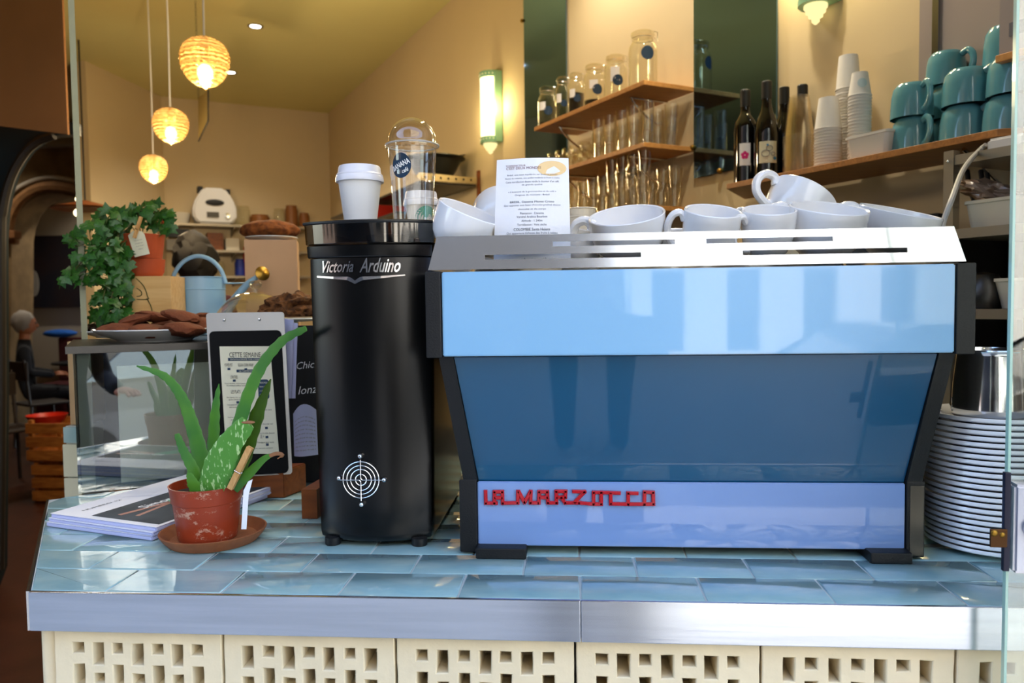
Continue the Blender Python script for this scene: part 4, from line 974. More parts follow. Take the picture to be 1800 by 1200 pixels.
bm = nb(); dd_ = (P(470, 474, Yw - .03) - P(458, 483, Yw)).normalized(); mq = Matrix.Translation(P(458, 483, Yw)) @ dd_.to_track_quat('Z', 'Y').to_matrix().to_4x4()
lathe(bm, [(.006, 0), (.019, .010), (.0195, .013), (.012, .017), (.001, .018)], 24, mq); obj('rose', bm, M['brass'], wc)
# tall wooden block with a cake
Yk = 2.05; zk = P(480, 421, Yk).z
woodbox('wooden_box', 436, 522, Yk, ZT, zk, .12, .30, mat('beige_wood', '#c9a079', .6, var=.08, vscale=8), 'tall beige wooden box under the round cake', 'box')
lobj('plate', plate_p(.072, .010), M['chinag'], 481, Yk + .07, zk + .0005, 'white plate under the round golden cake', 'plate')
bm = nb(); ball(bm, (0, 0, 0), .081, 1, 1, .36, 4, .10, 2.5, seed=5)
for v in bm.verts: v.co.z = max(v.co.z, -.02)
tag(obj('round_cake', bm, M['cake'], None, loc=(at(480, Yk + .07).x, Yk + .07, zk + .011 + .02), world=False), 'round golden brown cake on the tall wooden box', 'cake')
# cloche and crumble cake
Yc = 1.80; zc1 = P(450, 512, Yc).z - ZT
cl_ = thing('glass_cloche', 'glass cake dome with a round knob in front of the tall box', 'cake dome', (at(448, Yc).x, Yc, ZT))
Rc = .100
lobj('dome', [(Rc, .012)] + [(max(.004, Rc * math.cos(a)), .012 + (zc1 - .012) * math.sin(a)) for a in [k * PI / 2 / 12 for k in range(1, 13)]], M['dome'], 448, Yc, ZT, parent=cl_, seg=56)
lobj('knob', [(.006, zc1), (.007, zc1 + .006), (.013, zc1 + .011), (.0155, zc1 + .018), (.012, zc1 + .024), (.001, zc1 + .026)], M['dome'], 450, Yc, ZT, parent=cl_, seg=24)
lobj('base_plate', [(Rc * .8, 0), (Rc * 1.06, .006), (Rc * 1.08, .010), (.001, .008)], M['pine'], 448, Yc, ZT + .0003, parent=cl_)
Yq = 1.66; zq = P(505, 560, Yq).z
cs = thing('cake_stand', 'white cake stand holding the nut crumble cake', 'cake stand', (at(512, Yq).x, Yq, ZT))
lobj('stand', [(.04, 0), (.042, .002), (.012, .008), (.010, zq - ZT - .008), (.075, zq - ZT - .004), (.088, zq - ZT), (.086, zq - ZT + .002), (.001, zq - ZT)], M['chinag'], 515, Yq, ZT + .0003, parent=cs)
bm = nb(); ball(bm, (0, 0, 0), .062, 1.05, 1, .62, 4, .35, 4, seed=9)
for v in bm.verts: v.co.z = max(v.co.z, -.012)
tag(obj('crumble_cake', bm, M['crumb'], None, loc=(at(515, Yq).x, Yq, zq + .0165), world=False), 'rough nut crumble cake on the white stand beside the grinder', 'cake')
# ---- menu clipboard
cbt = thing('menu_clipboard', 'steel menu clipboard with a black board and a printed menu', 'menu holder', (at(440, 1.40).x, 1.40, 1.056))
TL_, TR_, BR_, BL_ = P(362, 550, 1.44), P(499, 548, 1.475), P(514, 833, 1.405), P(378, 840, 1.37)
def K(u, v, off=0): # u right, v up
    q = (BL_ * (1 - u) + BR_ * u) * (1 - v) + (TL_ * (1 - u) + TR_ * u) * v
    return q + Vector((.2, -1, 0)).normalized() * off
def kpoly(bm, uv, off, th):
    a = [bm.verts.new(K(u, v, off)) for u, v in uv]; b = [bm.verts.new(K(u, v, off - th)) for u, v in uv]; n = len(a); bm.faces.new(a); bm.faces.new(b[::-1])
    for i in range(n): bm.faces.new([a[i], b[i], b[(i + 1) % n], a[(i + 1) % n]])
def rrect(u0, u1, v0, v1, r, asp=.5):
    o = []
    for (cx, cyy, a0) in ((u1 - r, v1 - r * asp, 0), (u0 + r, v1 - r * asp, 90), (u0 + r, v0 + r * asp, 180), (u1 - r, v0 + r * asp, 270)):
        for k in range(5): a = math.radians(a0 + 22.5 * k); o.append((cx + r * math.cos(a), cyy + r * asp * math.sin(a)))
    return o
bm = nb(); kpoly(bm, rrect(0, 1, 0, 1, .04), 0, .003); obj('steel_plate', bm, M['steelb'], cbt)
bm = nb(); kpoly(bm, rrect(.03, .955, .01, .885, .06), .003, .0028); obj('black_board', bm, mat('matte_black', '#030405', .6, spec=.15), cbt)
bm = nb(); kpoly(bm, [(.155, .79), (.80, .785), (.845, .125), (.165, .145)], .0042, .0008); ms_ = obj('menu_sheet', bm, M['paperc'], cbt)
for u in (.23, .68):
    bm = nb(); ball(bm, K(u, .955, .001), .003, sub=2); obj('rivet', bm, M['chrome'], cbt)
def kt(bm, s, u, v, w, h, **k): c = (u, v); text(bm, s, w, h, lambda x, z: K(c[0] + x + (.0), c[1] + z - x * .01, .0050), **k)
bm = nb(); kt(bm, 'CETTE SEMAINE', .475, .735, .40, .030)
for s, u, v, w in (("POWER POT", .26, .675, .10), ('VEGAN CORN WRAP', .475, .672, .20), ('MAKI', .68, .668, .09), ("L'ENTREE", .32, .60, .09), ('LES PLATS', .33, .51, .12), ('LE DESSERT', .62, .36, .12), ('LE +', .64, .235, .05)): kt(bm, s, u, v, w, .020)
for s, u, v, w in (('Velouté de saison, crème et graines', .33, .560, .27), ('Pois chiches au cumin et herbes', .34, .548, .24), ('Riz, légumes rôtis au curry et', .335, .475, .24), ('agrumes marinés du moment', .345, .462, .22), ('Tarte salade, fromage de chèvre, noix', .345, .43, .26), ('salade et herbes fraîches, poivron', .35, .416, .22), ('Bowl de quinoa aux patates douces', .35, .355, .27), ('avocat et coriandre', .35, .342, .20),
                   ('Riz au lait coco', .70, .395, .16), ('Cookie chocolat noir', .68, .31, .22), ('Carrot cake maison', .70, .255, .2), ('Fondant aux noix', .68, .20, .22), ('Prix nets, service compris', .62, .165, .3), ('Salade de fruits frais', .36, .28, .2), ('Muffin du jour', .37, .24, .18)): kt(bm, s, u, v, w, .010)
obj('menu_print', bm, M['inkd'], ms_, smooth=False)
bm = nb()
for q in (((.255, .700), (.70, .696), (.70, .712), (.255, .718)), ((.355, .628), (.64, .624), (.64, .642), (.355, .645))): kpoly(bm, q, .0046, .0004)
kpoly(bm, rrect(.62, .76, .46, .58, .03), .0046, .0004)
for u, v in ((.26, .65), (.475, .645), (.32, .578), (.35, .445), (.70, .285), (.70, .23), (.70, .185)): kpoly(bm, ((u - .018, v - .007), (u + .018, v - .007), (u + .018, v + .007), (u - .018, v + .007)), .0046, .0004)
obj('blue_boxes', bm, M['navy'], ms_)
bm = nb(); kt(bm, 'SUR PLACE & A EMPORTER TOUTE LA SEMAINE', .475, .7065, .38, .009); kt(bm, 'LA CARTE PAR ICI', .5, .6345, .22, .009)
for k, s in enumerate(('MENU MIDI', 'Entrée + plat', '+ dessert', 'Plat + dessert')): kt(bm, s, .69, .56 - k * .025, .10, .011)
obj('reversed_print', bm, M['paperc'], ms_, smooth=False)
st = thing('wooden_stand', 'brown wooden block stand holding the clipboard', 'stand', (at(470, 1.43).x, 1.43, 1.001))
a, b = P(430, 850, 1.415), P(505, 850, 1.415)
bm = nb(); prism(bm, [(a.x - .06, 1.385, 1.001), (b.x, 1.400, 1.001), (b.x + .018, 1.47, 1.001), (a.x - .04, 1.46, 1.001)], (0, 0, .052)); bmesh.ops.bevel(bm, geom=bm.edges[:], offset=.002, segments=2, affect='EDGES'); obj('block', bm, M['dwood'], st)
bm = nb(); prism(bm, [(P(533, 880, 1.27).x, 1.262, 1.001), (P(560, 880, 1.27).x, 1.262, 1.001), (P(560, 880, 1.27).x, 1.36, 1.001), (P(540, 880, 1.27).x, 1.36, 1.001)], (0, 0, .05)); tag(obj('wooden_wedge', bm, M['dwood'], None), 'orange brown wooden foot beside the left side of the grinder', 'wooden block')
# papers and chalkboard behind
for k, (x0_, x1_, yt, Yk_) in enumerate(((500, 516, 560, 1.500), (506, 523, 566, 1.515))):
    bm = nb(); prism(bm, [P(x0_, yt, Yk_), P(x1_, yt + 2, Yk_), P(x1_ - 4, 700, Yk_), P(x0_ + 6, 700, Yk_)], (0, .002, 0)); tag(obj('paper_sheets', bm, M['paperb'], None), ['bluish white sheets sticking out right behind the clipboard', 'rear bluish sheets sticking out farthest behind the clipboard'][k], 'papers')
cb = thing('chalkboard', 'small black chalkboard with white handwriting beside the grinder', 'chalkboard', (at(540, 1.53).x, 1.53, 1.001))
bm = nb(); a, b = P(500, 600, 1.53), P(575, 600, 1.53); box(bm, a.x, b.x, 1.528, 1.538, 1.001, P(530, 572, 1.53).z, bev=.001); sl_ = obj('slate', bm, M['slate'], cb)
bm = nb()
for s, x, y, w in (('Chicken', 549, 640, .066), ('lonzo', 546, 684, .052)):
    c = P(x, y, 1.527); text(bm, s, w, None, lambda xx, z: Vector((c.x + xx, 1.5272, c.z + z + xx * .1)), shear=.25, bold=-.005)
obj('chalk_writing', bm, M['whitei'], sl_, smooth=False)
bm = nb(); 
def curl(u, v):
    x = P(517, 700, 1.50).x + u * .045; a = (u - .3) * 2.0; return Vector((x, 1.505 - .018 * math.cos(a * 1.3), P(520, 800, 1.5).z + v * .085 + .02 * math.sin(u * 3) * v))
o = obj('printed_sheet', sheet(curl, 8, 6), M['paperb'], None); tag(o, 'curled bluish printed sheet low beside the grinder', 'paper')
bm = nb()
for k in range(9): text(bm, 'menu du jour et café filtre'[k % 3: 22 + k % 4], .036, .0035, lambda x, z: curl(.5 + x / .045, .12 + k * .08 + z / .09) + Vector((0, -.0006, 0)))
obj('print', bm, M['ink'], o, world=False, smooth=False)
# ---- tiled pier and beige board at the far left of the counter
tp = thing('tiled_pier', 'narrow pier with one blue and two cream tiles under a beige board', 'pier', (at(128, 1.66).x, 1.66, 0))
def pzz(y): return P(128, y, 1.66).z
xa, xb = P(114, 800, 1.66).x, P(143, 800, 1.66).x
bm = nb(); box(bm, xa + .002, xb, 1.664, 1.76, 0, pzz(749)); obj('core', bm, M['grout'], tp)
for y0_, y1_, m_, nm, dx in ((750, 778, M['tile'], 'tile', 0), (780.5, 837.5, mat('cream_tile', '#cfcdb0', .2, coat=.4), 'tile', .003), (839.5, 900, bpy.data.materials['cream_tile'], 'tile', .003)):
    bm = nb(); box(bm, xa - dx, xb, 1.657, 1.664, pzz(y1_), pzz(y0_), bev=.0012); obj(nm, bm, m_, tp)
bm = nb(); box(bm, P(118, 650, 1.66).x, P(141, 650, 1.66).x, 1.662, 1.75, pzz(747), pzz(600), bev=.003); obj('beige_board', bm, M['boardb'], tp)

# ================================================================== FAR LEFT ROOM
def crate(x0, x1, Y, z0, h, dep, label):
    t = thing('wooden_crate', label, 'crate', ((x0 + x1) / 2, Y + dep / 2, z0), group='fruit crates stacked by the entrance')
    n = 3; sh = h / 4.1
    for k in range(n):
        z = z0 + .012 + k * (h - .01) / n
        for y in (Y, Y + dep - .012):
            bm = nb(); box(bm, x0, x1, y, y + .012, z, z + sh, bev=.002); obj('slat', bm, M['crate'], t)
        for x in (x0, x1 - .012):
            bm = nb(); box(bm, x + .0, x + .012, Y + .0125, Y + dep - .0125, z, z + sh, bev=.002); obj('side_slat', bm, M['crate'], t)
    for x in (x0 + .013, x1 - .043):
        for y in (Y + .0125, Y + dep - .0425):
            bm = nb(); box(bm, x, x + .03, y, y + .03, z0, z0 + h, bev=.002); obj('corner_post', bm, M['crate'], t)
    bm = nb(); box(bm, x0 + .013, x1 - .013, Y + .0125, Y + dep - .0125, z0 + .002, z0 + .010); obj('floor_board', bm, M['crate'], t); return t
cx0, cx1 = P(46, 800, 5.1).x, P(138, 800, 5.1).x
crate(cx0 + .03, cx1 + .03, 5.1, .001, .285, .36, 'lower slatted wooden crate of the pair by the entrance'); crate(cx0, cx1, 5.1, .288, .295, .36, 'upper slatted wooden crate with a red bowl on it')
zb_ = P(85, 765, 5.2).z
bm = nb(); lathe(bm, [(.05, 0), (.11, .05), (.135, .10), (.13, .10), (.10, .05), (.001, .01)], 32); tag(obj('red_bowl', bm, M['redp'], None, loc=(P(84, 760, 5.28).x, 5.28, .50), world=False), 'round red bowl in the upper wooden crate', 'bowl')
# banquette, cushions
bn_ = thing('banquette', 'dark red upholstered banquette along the far wall', 'bench', (P(110, 650, 9.1).x, 9.1, 0))
a, b = P(70, 650, 9.0).x, P(230, 650, 9.0).x
bm = nb(); box(bm, a, b, 9.35, 9.5, .45, 1.0, bev=.02); obj('backrest', bm, M['clothr'], bn_)
bm = nb(); box(bm, a, b, 8.9, 9.36, .0, .45, bev=.02); obj('seat', bm, M['clothr'], bn_)
for k, x in enumerate((88, 160)):
    bm = nb(); c = P(x, 602, 9.2); ball(bm, (0, 0, 0), .2, 1.15, .4, .26, 3, .08, 2, seed=k); tag(obj('cushion', bm, M['bluec'], None, loc=(c.x, 9.40, 1.052), world=False), ['bright blue cushion left on the banquette back', 'bright blue cushion right beside the beige board'][k], 'cushion')
def chair(x, Y, rz, label):
    t = thing('dining_chair', label, 'chair', (P(x, 600, Y).x, Y, 0), (0, 0, rz)); m = mat('chair_wood', '#1c100b', .5) if 'chair_wood' not in bpy.data.materials else bpy.data.materials['chair_wood']
    bm = nb(); box(bm, -.2, .2, -.2, .2, .43, .455, bev=.01); obj('seat', bm, m, t, world=False)
    for sx1 in (-1, 1):
        for sy1 in (-1, 1):
            bm = nb(); tube(bm, [(sx1 * .19, sy1 * .19, .0), (sx1 * .17, sy1 * .17, .43)], .014, 8); obj('leg', bm, m, t, world=False)
        bm = nb(); tube(bm, [(sx1 * .17, .18, .45), (sx1 * .17, .22, .88)], .013, 8); obj('back_post', bm, m, t, world=False)
    bm = nb(); box(bm, -.19, .19, .19, .215, .68, .86, bev=.008); obj('backrest', bm, m, t, world=False); return t
chair(70, 7.2, 2.6, 'dark wooden chair nearest the crates'); chair(8, 5.6, 1.2, 'dark wooden chair at the far left behind the door frame')
tb = thing('cafe_table', 'small dark table in the far room', 'table', (P(85, 600, 8.0).x + .1, 8.45, 0))
bm = nb(); c = tb.location; lathe(bm, [(.32, .73), (.33, .735), (.33, .755), (.001, .755)], 32, Matrix.Translation((c.x, c.y, 0))); obj('table_top', bm, M['black'], tb)
bm = nb(); lathe(bm, [(.2, 0), (.2, .015), (.03, .03), (.025, .728)], 20, Matrix.Translation((c.x, c.y, 0))); obj('pedestal', bm, M['black'], tb)
# ---- people
def skinned(name, joints, edges, m, parent, sub=2):
    me = bpy.data.meshes.new(name); me.from_pydata([j[0] for j in joints], edges, []); o = bpy.data.objects.new(name, me); COL.objects.link(o); o.parent = parent; me.materials.append(m)
    md = o.modifiers.new('skin', 'SKIN'); md.use_smooth_shade = True
    for i, j in enumerate(joints): me.skin_vertices[0].data[i].radius = (j[1], j[2] if len(j) > 2 else j[1])
    me.skin_vertices[0].data[0].use_root = True
    s = o.modifiers.new('sub', 'SUBSURF'); s.levels = sub; s.render_levels = sub; return o
def person(name, label, loc, rz, seated, hair, top, hairlen=0):
    t = thing(name, label, 'person', loc, (0, 0, rz)); hz_ = .45 if seated else .92
    J = [((0, 0, hz_), .15, .12), ((0, .0, hz_ + .22), .14, .10), ((0, 0, hz_ + .42), .17, .11), ((0, 0, hz_ + .53), .07), ((0, -.01, hz_ + .60), .055)]
    Ed = [(0, 1), (1, 2), (2, 3), (3, 4)]
    for s in (-1, 1):
        b = len(J)
        J += [((s * .18, 0, hz_ + .47), .06), ((s * .24, -.03, hz_ + .24), .045), ((s * .16, -.26, hz_ + .20), .035)]; Ed += [(2, b), (b, b + 1), (b + 1, b + 2)]
        if seated: J += [((s * .1, -.03, hz_ + .02), .09), ((s * .14, -.42, hz_), .07), ((s * .14, -.42, .08), .045), ((s * .14, -.52, .05), .04)]
        else: J += [((s * .1, 0, hz_ - .06), .09), ((s * .11, -.02, .48), .065), ((s * .11, .02, .09), .045), ((s * .11, -.10, .05), .04)]
        Ed += [(0, b + 3), (b + 3, b + 4), (b + 4, b + 5), (b + 5, b + 6)]
    skinned('body', J, Ed, top, t)
    hc = Vector((0, -.02, hz_ + .73)); bm = nb(); ball(bm, hc, .105, .78, .95, 1.12, 3); 
    bmn = bm
    ball(bmn, hc + Vector((0, -.10, -.015)), .016, .8, 1.2, 1.4, 2)
    for s in (-1, 1): ball(bmn, hc + Vector((s * .082, .005, -.01)), .022, .4, .8, 1.2, 2)
    tube(bmn, [hc + Vector((0, .01, -.10)), hc + Vector((0, .02, -.19))], .05, 12); obj('head', bm, M['skin'], t, world=False)
    bm = nb()
    for s in (-1, 1): ball(bm, hc + Vector((s * .034, -.092, .01)), .010, sub=2)
    obj('eye', bm, M['dark'], t, world=False)
    bm = nb(); tube(bm, [hc + Vector((x, -.095 + abs(x) * .4, -.055)) for x in (-.025, 0, .025)], .005, 6); obj('mouth', bm, M['redp'], t, world=False)
    bm = nb(); ball(bm, hc + Vector((0, .02, .025)), .115, .86, .95, 1.05, 3, .12, 4)
    for v in bm.verts:
        if v.co.y < hc.y - .05 and v.co.z < hc.z + .05: v.co.y = hc.y - .02; 
    if hairlen: ball(bm, hc + Vector((0, .05, -.02)), .125, 1.0, .8, 1.0, 3, .25, 4)
    obj('hair', bm, hair, t, world=False)
    for s in (-1, 1):
        bm = nb(); h0 = Vector((s * .16, -.28, hz_ + .20)); ball(bm, h0 + Vector((0, -.03, 0)), .04, .8, 1.1, .4, 2)
        for k in range(4): tube(bm, [h0 + Vector((-.024 + .016 * k, -.06, 0)), h0 + Vector((-.026 + .017 * k, -.095 + abs(k - 1.5) * .006, -.006)), h0 + Vector((-.026 + .017 * k, -.115 + abs(k - 1.5) * .008, -.02))], .0075, 7)
        tube(bm, [h0 + Vector((-s * .03, -.02, 0)), h0 + Vector((-s * .05, -.045, -.005)), h0 + Vector((-s * .052, -.065, -.012))], .0085, 7); obj('hand', bm, M['skin'], t, world=False)
    return t
q = P(30, 600, 7.5); person('person', 'seated person with thin grey hair in dark clothes, seen at the far left', (q.x, 7.6, .03), 2.2, True, M['hairg'], M['cloth'])
q = P(342, 500, 4.2); person('person', 'person with dark curly hair standing behind the blue watering can', (q.x, 4.2, .0), -2.3, False, M['haird'], M['clothr'], 1)
# ================================================================== HANGING LAMPS
def pendant(x, yc, w, h, Y, label, power):
    c = P(x, yc, Y); R = w / 2 * Y / F; Hh = h / 2 * Y / F
    t = thing('pendant_lamp', label, 'lamp', (c.x, Y, CEIL), group='amber glass pendant lamps')
    prof = [(.12, 1), (.45, .93), (.78, .72), (.96, .40), (1.0, .08), (.93, -.28), (.74, -.62), (.52, -.82), (.30, -.93), (.10, -1.0), (.03, -1.08)]
    pr = [(a, b) for a, b in prof]; bm = nb(); n = 60; PR = []
    sp = spline([(a, 0, b) for a, b in prof], 6)
    for i, s in enumerate(sp): PR.append((max(.004, s.x * R * (1 + .035 * math.sin(i * 1.9))), s.z * Hh))
    lathe(bm, PR[::-1], 64, Matrix.Translation(c), cap0=True, rad=lambda r, z, a: r * (1 + .06 * abs(math.cos(8 * a)))); obj('shade', bm, M['amberg'], t, ang=60)
    bm = nb(); ball(bm, c + Vector((0, 0, -Hh * .42)), R * .34, 1, 1, 1.2, 3); obj('bulb', bm, M['bulb'], t)
    bm = nb(); lathe(bm, [(R * .17, -Hh * .05), (R * .2, 0), (R * .2, Hh * .9), (R * .12, Hh * 1.05)], 16, Matrix.Translation(c)); obj('socket', bm, M['brass'], t)
    bm = nb(); tube(bm, [c + Vector((0, 0, Hh * 1.0)), c + Vector((.004, 0, (CEIL - c.z) * .5)), Vector((c.x, c.y, CEIL))], .0045, 8); obj('cord', bm, M['plastic'], t)
    ld = bpy.data.lights.new('pendant_light', 'POINT'); ld.energy = power; ld.color = (1, .76, .45); ld.shadow_soft_size = R * .5
    lo = bpy.data.objects.new('pendant_light', ld); COL.objects.link(lo); lo.location = c + Vector((0, 0, -Hh * 1.6)); 
def amber_glass():
    m = bpy.data.materials.new('amber_ribbed_glass'); m.use_nodes = True; n = m.node_tree.nodes; l = m.node_tree.links; n.remove(n['Principled BSDF'])
    tr = n.new('ShaderNodeBsdfTransparent'); tr.inputs[0].default_value = (1, .82, .55, 1); tl = n.new('ShaderNodeBsdfTranslucent'); tl.inputs[0].default_value = (1, .74, .42, 1)
    gl = n.new('ShaderNodeBsdfGlossy'); gl.inputs[0].default_value = (1, .85, .6, 1); gl.inputs['Roughness'].default_value = .15
    a = n.new('ShaderNodeMixShader'); a.inputs[0].default_value = .28; b = n.new('ShaderNodeMixShader'); b.inputs[0].default_value = .16
    tc = n.new('ShaderNodeTexCoord'); wv = n.new('ShaderNodeTexWave'); wv.bands_direction = 'Z'; wv.inputs['Scale'].default_value = 22; wv.inputs['Distortion'].default_value = 3; wv.inputs['Detail Scale'].default_value = 3
    mr = n.new('ShaderNodeMapRange'); mr.inputs['To Min'].default_value = .08; mr.inputs['To Max'].default_value = .5; l.new(tc.outputs['Object'], wv.inputs[0]); l.new(wv.outputs['Fac'], mr.inputs['Value']); l.new(mr.outputs[0], a.inputs[0])
    bp_ = n.new('ShaderNodeBump'); bp_.inputs['Distance'].default_value = .004; l.new(wv.outputs['Fac'], bp_.inputs['Height']); l.new(bp_.outputs[0], gl.inputs['Normal'])
    l.new(tr.outputs[0], a.inputs[1]); l.new(tl.outputs[0], a.inputs[2]); l.new(a.outputs[0], b.inputs[1]); l.new(gl.outputs[0], b.inputs[2]); l.new(b.outputs[0], n['Material Output'].inputs[0]); return m
M['amberg'] = amber_glass()
pendant(360, 110, 80, 88, 3.2, 'largest amber glass pendant lamp, nearest and highest of the three', 24)
pendant(300, 221, 58, 62, 4.0, 'middle amber glass pendant lamp of the three', 24)
pendant(270, 297, 45, 50, 4.75, 'smallest amber glass pendant lamp, farthest and lowest', 24)
for k, (x, y) in enumerate(((449, 46), (405, 127))):
    c = PZ(x, y, CEIL); t = thing('downlight', ['round recessed ceiling downlight nearer the window', 'round recessed ceiling downlight behind the largest pendant'][k], 'ceiling light', (c.x, c.y, CEIL))
    bm = nb(); lathe(bm, [(.055, 0), (.055, -.004), (.045, -.006), (.036, -.001)], 28, cap0=False); obj('ring', bm, M['rackm'], t, world=False)
    bm = nb(); lathe(bm, [(.038, -.002), (.001, -.003)], 24, cap0=False); obj('lens', bm, M['spotl'], t, world=False)
def spot(x, y, z, e, ang=120, col=(1, .9, .72)):
    ld = bpy.data.lights.new('downlight_or_fill_beam', 'SPOT'); ld.energy = e; ld.color = col; ld.spot_size = math.radians(ang); ld.spot_blend = .8; ld.shadow_soft_size = .05
    lo = bpy.data.objects.new('downlight_or_fill_beam', ld); COL.objects.link(lo); lo.location = (x, y, z)
for k, (x, y) in enumerate(((449, 46), (405, 127))): c = PZ(x, y, CEIL); spot(c.x, c.y, CEIL - .03, 60)
for x, y, e in ((.1, 3.3, 92), (-1.0, 6.6, 125), (-2.6, 5.6, 105), (.35, 2.3, 65), (-6.0, 7.2, 70), (-5.5, 8.9, 130), (-2.2, 2.0, 26)): spot(x, y, CEIL - .03, e)  # extra unseen ceiling spots, added to fill the rooms and brown bulkhead
# small hanging glass board, seen nearly edge on
hb = thing('hanging_board', 'dark edged board hanging by a chain from the ceiling', 'sign', (P(357, 200, 4.9).x, 4.9, CEIL))
bm = nb(); prism(bm, [P(348, 172, 5.0), P(366, 160, 4.7), P(366, 212, 4.7), P(349, 247, 5.0)], (.004, .0, 0)); obj('board', bm, mat('olive_board', '#8a7844', .6), hb)
bm = nb(); tube(bm, [P(366, 158, 4.7), P(366, 212, 4.7), P(349, 248, 5.0)], .005, 6); obj('edge', bm, M['dark'], hb)
bm = nb(); a = P(349, 172, 4.98); n = 26
for k in range(n):
    z = a.z + (CEIL - a.z) * (k + .5) / n; tube(bm, [(a.x + .006 * math.cos(t) * (k % 2), a.y + .006 * math.cos(t) * (1 - k % 2), z + (CEIL - a.z) / n * .62 * math.sin(t)) for t in [2 * PI * q / 8 for q in range(8)]], .0011, 4, closed=True)
obj('chain', bm, M['dark'], hb)
# flat pendant in the far room
fp = thing('flat_pendant', 'flat dark pendant shade with a bare bulb in the far room', 'lamp', (P(150, 366, 5.6).x, 5.6, CEIL)); c = P(150, 366, 5.6)
bm = nb(); lathe(bm, [(.23, -.01), (.02, .045), (.015, .06), (.235, 0)], 40, Matrix.Translation(c), cap0=False); obj('shade', bm, M['dwood'], fp)
bm = nb(); tube(bm, [c + Vector((0, 0, .06)), (c.x, c.y, CEIL)], .006, 6); obj('cord', bm, M['dark'], fp)
for k, (x, y) in enumerate(((137, 374), (137, 350))):
    bm = nb(); ball(bm, P(x, y, 5.35), .028 if k == 0 else .018, sub=2); o = obj('fairy_bulb', bm, M['fairy'], None); tag(o, ['lit bulb just under the flat shade', 'small lit bulb above the flat shade'][k], 'bulb')
# ================================================================== SCONCES AND MIRRORS
def sconce(s, z0, h, hw, label):
    c = WP(s, 0, z0); t = thing('wall_sconce', label, 'lamp', c, group='green art deco wall lamps')
    mw = Matrix(((UW.x, -VW.x, 0, c.x), (UW.y, -VW.y, 0, c.y), (0, 0, 1, c.z), (0, 0, 0, 1)))  # local x along wall, y out, z up
    bm = nb(); box(bm, -hw, hw, .004, .05, .03, h, bev=.004); bm.transform(mw); obj('back_box', bm, M['greenp'], t)
    def half(r, z0_, z1_, n=14):
        b = nb(); pts = [(r * math.cos(a), .05 + r * .9 * math.sin(a)) for a in [PI * k / n for k in range(n + 1)]]
        prism(b, [(x, y, z0_) for x, y in pts], (0, 0, z1_ - z0_)); b.transform(mw); return b
    obj('glass_tube', half(hw * .80, .065, h - .035), M['tube'], t); obj('end_band', half(hw * .86, .03, .064), M['greenp'], t); obj('end_band', half(hw * .86, h - .034, h), M['greenp'], t)
    bm = nb()
    for k in range(9):
        a = PI * (k + .5) / 9; ball(bm, (hw * .865 * math.cos(a), .05 + hw * .865 * .9 * math.sin(a), .05), .0035, sub=1); ball(bm, (hw * .865 * math.cos(a), .05 + hw * .865 * .9 * math.sin(a), h - .018), .0035, sub=1)
    bm.transform(mw); obj('lit_perforation', bm, M['finial'], t)
    bm = nb(); r = hw * .55; lathe(bm, [(.004, -.03), (r * .35, -.022), (r * .36, -.010), (r * .62, -.008), (r * .64, .004), (r * .85, .006), (r * .88, .018), (r, .020), (r, .029)], 24, Matrix.Translation((0, .05, 0)), cap1=True); bm.transform(mw); obj('finial', bm, M['finial'], t)
    ld = bpy.data.lights.new('sconce_light', 'AREA'); ld.energy = 9; ld.color = (1, .85, .5); ld.shape = 'RECTANGLE'; ld.size = .09; ld.size_y = h * .8
    lo = bpy.data.objects.new('sconce_light', ld); COL.objects.link(lo)
    q = mw @ Vector((0, .05 + hw * 1.1, h / 2)); lo.location = q; lo.rotation_euler = (-VW).to_track_quat('-Z', 'Y').to_euler()
    ld2 = bpy.data.lights.new('sconce_glow', 'POINT'); ld2.energy = 3.0; ld2.color = (1, .8, .4); ld2.shadow_soft_size = .04
    lo2 = bpy.data.objects.new('sconce_glow', ld2); COL.objects.link(lo2); lo2.location = mw @ Vector((-hw * 1.4, .09, h / 2))
    lo3 = bpy.data.objects.new('sconce_glow', ld2); COL.objects.link(lo3); lo3.location = mw @ Vector((hw * 1.4, .09, h / 2))
sconce(4.0, 2.27, .44, .075, 'green framed lit wall lamp left of the dark mirror strip'); sconce(6.37, 2.255, .44, .065, 'green framed lit wall lamp cut off at the top edge')
def mirror(s0, s1, z0, z1, label, clips):
    c = WP((s0 + s1) / 2, 0, z0); t = thing('mirror_panel', label, 'mirror', c)
    bm = nb(); prism(bm, [WP(s0, .006, z0), WP(s1, .006, z0), WP(s1, .006, z1), WP(s0, .006, z1)], tuple(-VW * .006)); obj('glass', bm, M['greenm'], t)
    for s, z in clips:
        bm = nb(); ball(bm, WP(s, .016, z), .011, sub=2); obj('stud', bm, M['brass'], t)
mirror(4.36, 4.80, 1.84, 3.25, 'narrow dark green mirror panel behind the jar shelves', ((4.35, 2.90),)); mirror(5.75, 6.172, 1.84, 3.25, 'dark green mirror panel left of the wine bottles', ((5.745, 1.96), (5.90, 1.845)))
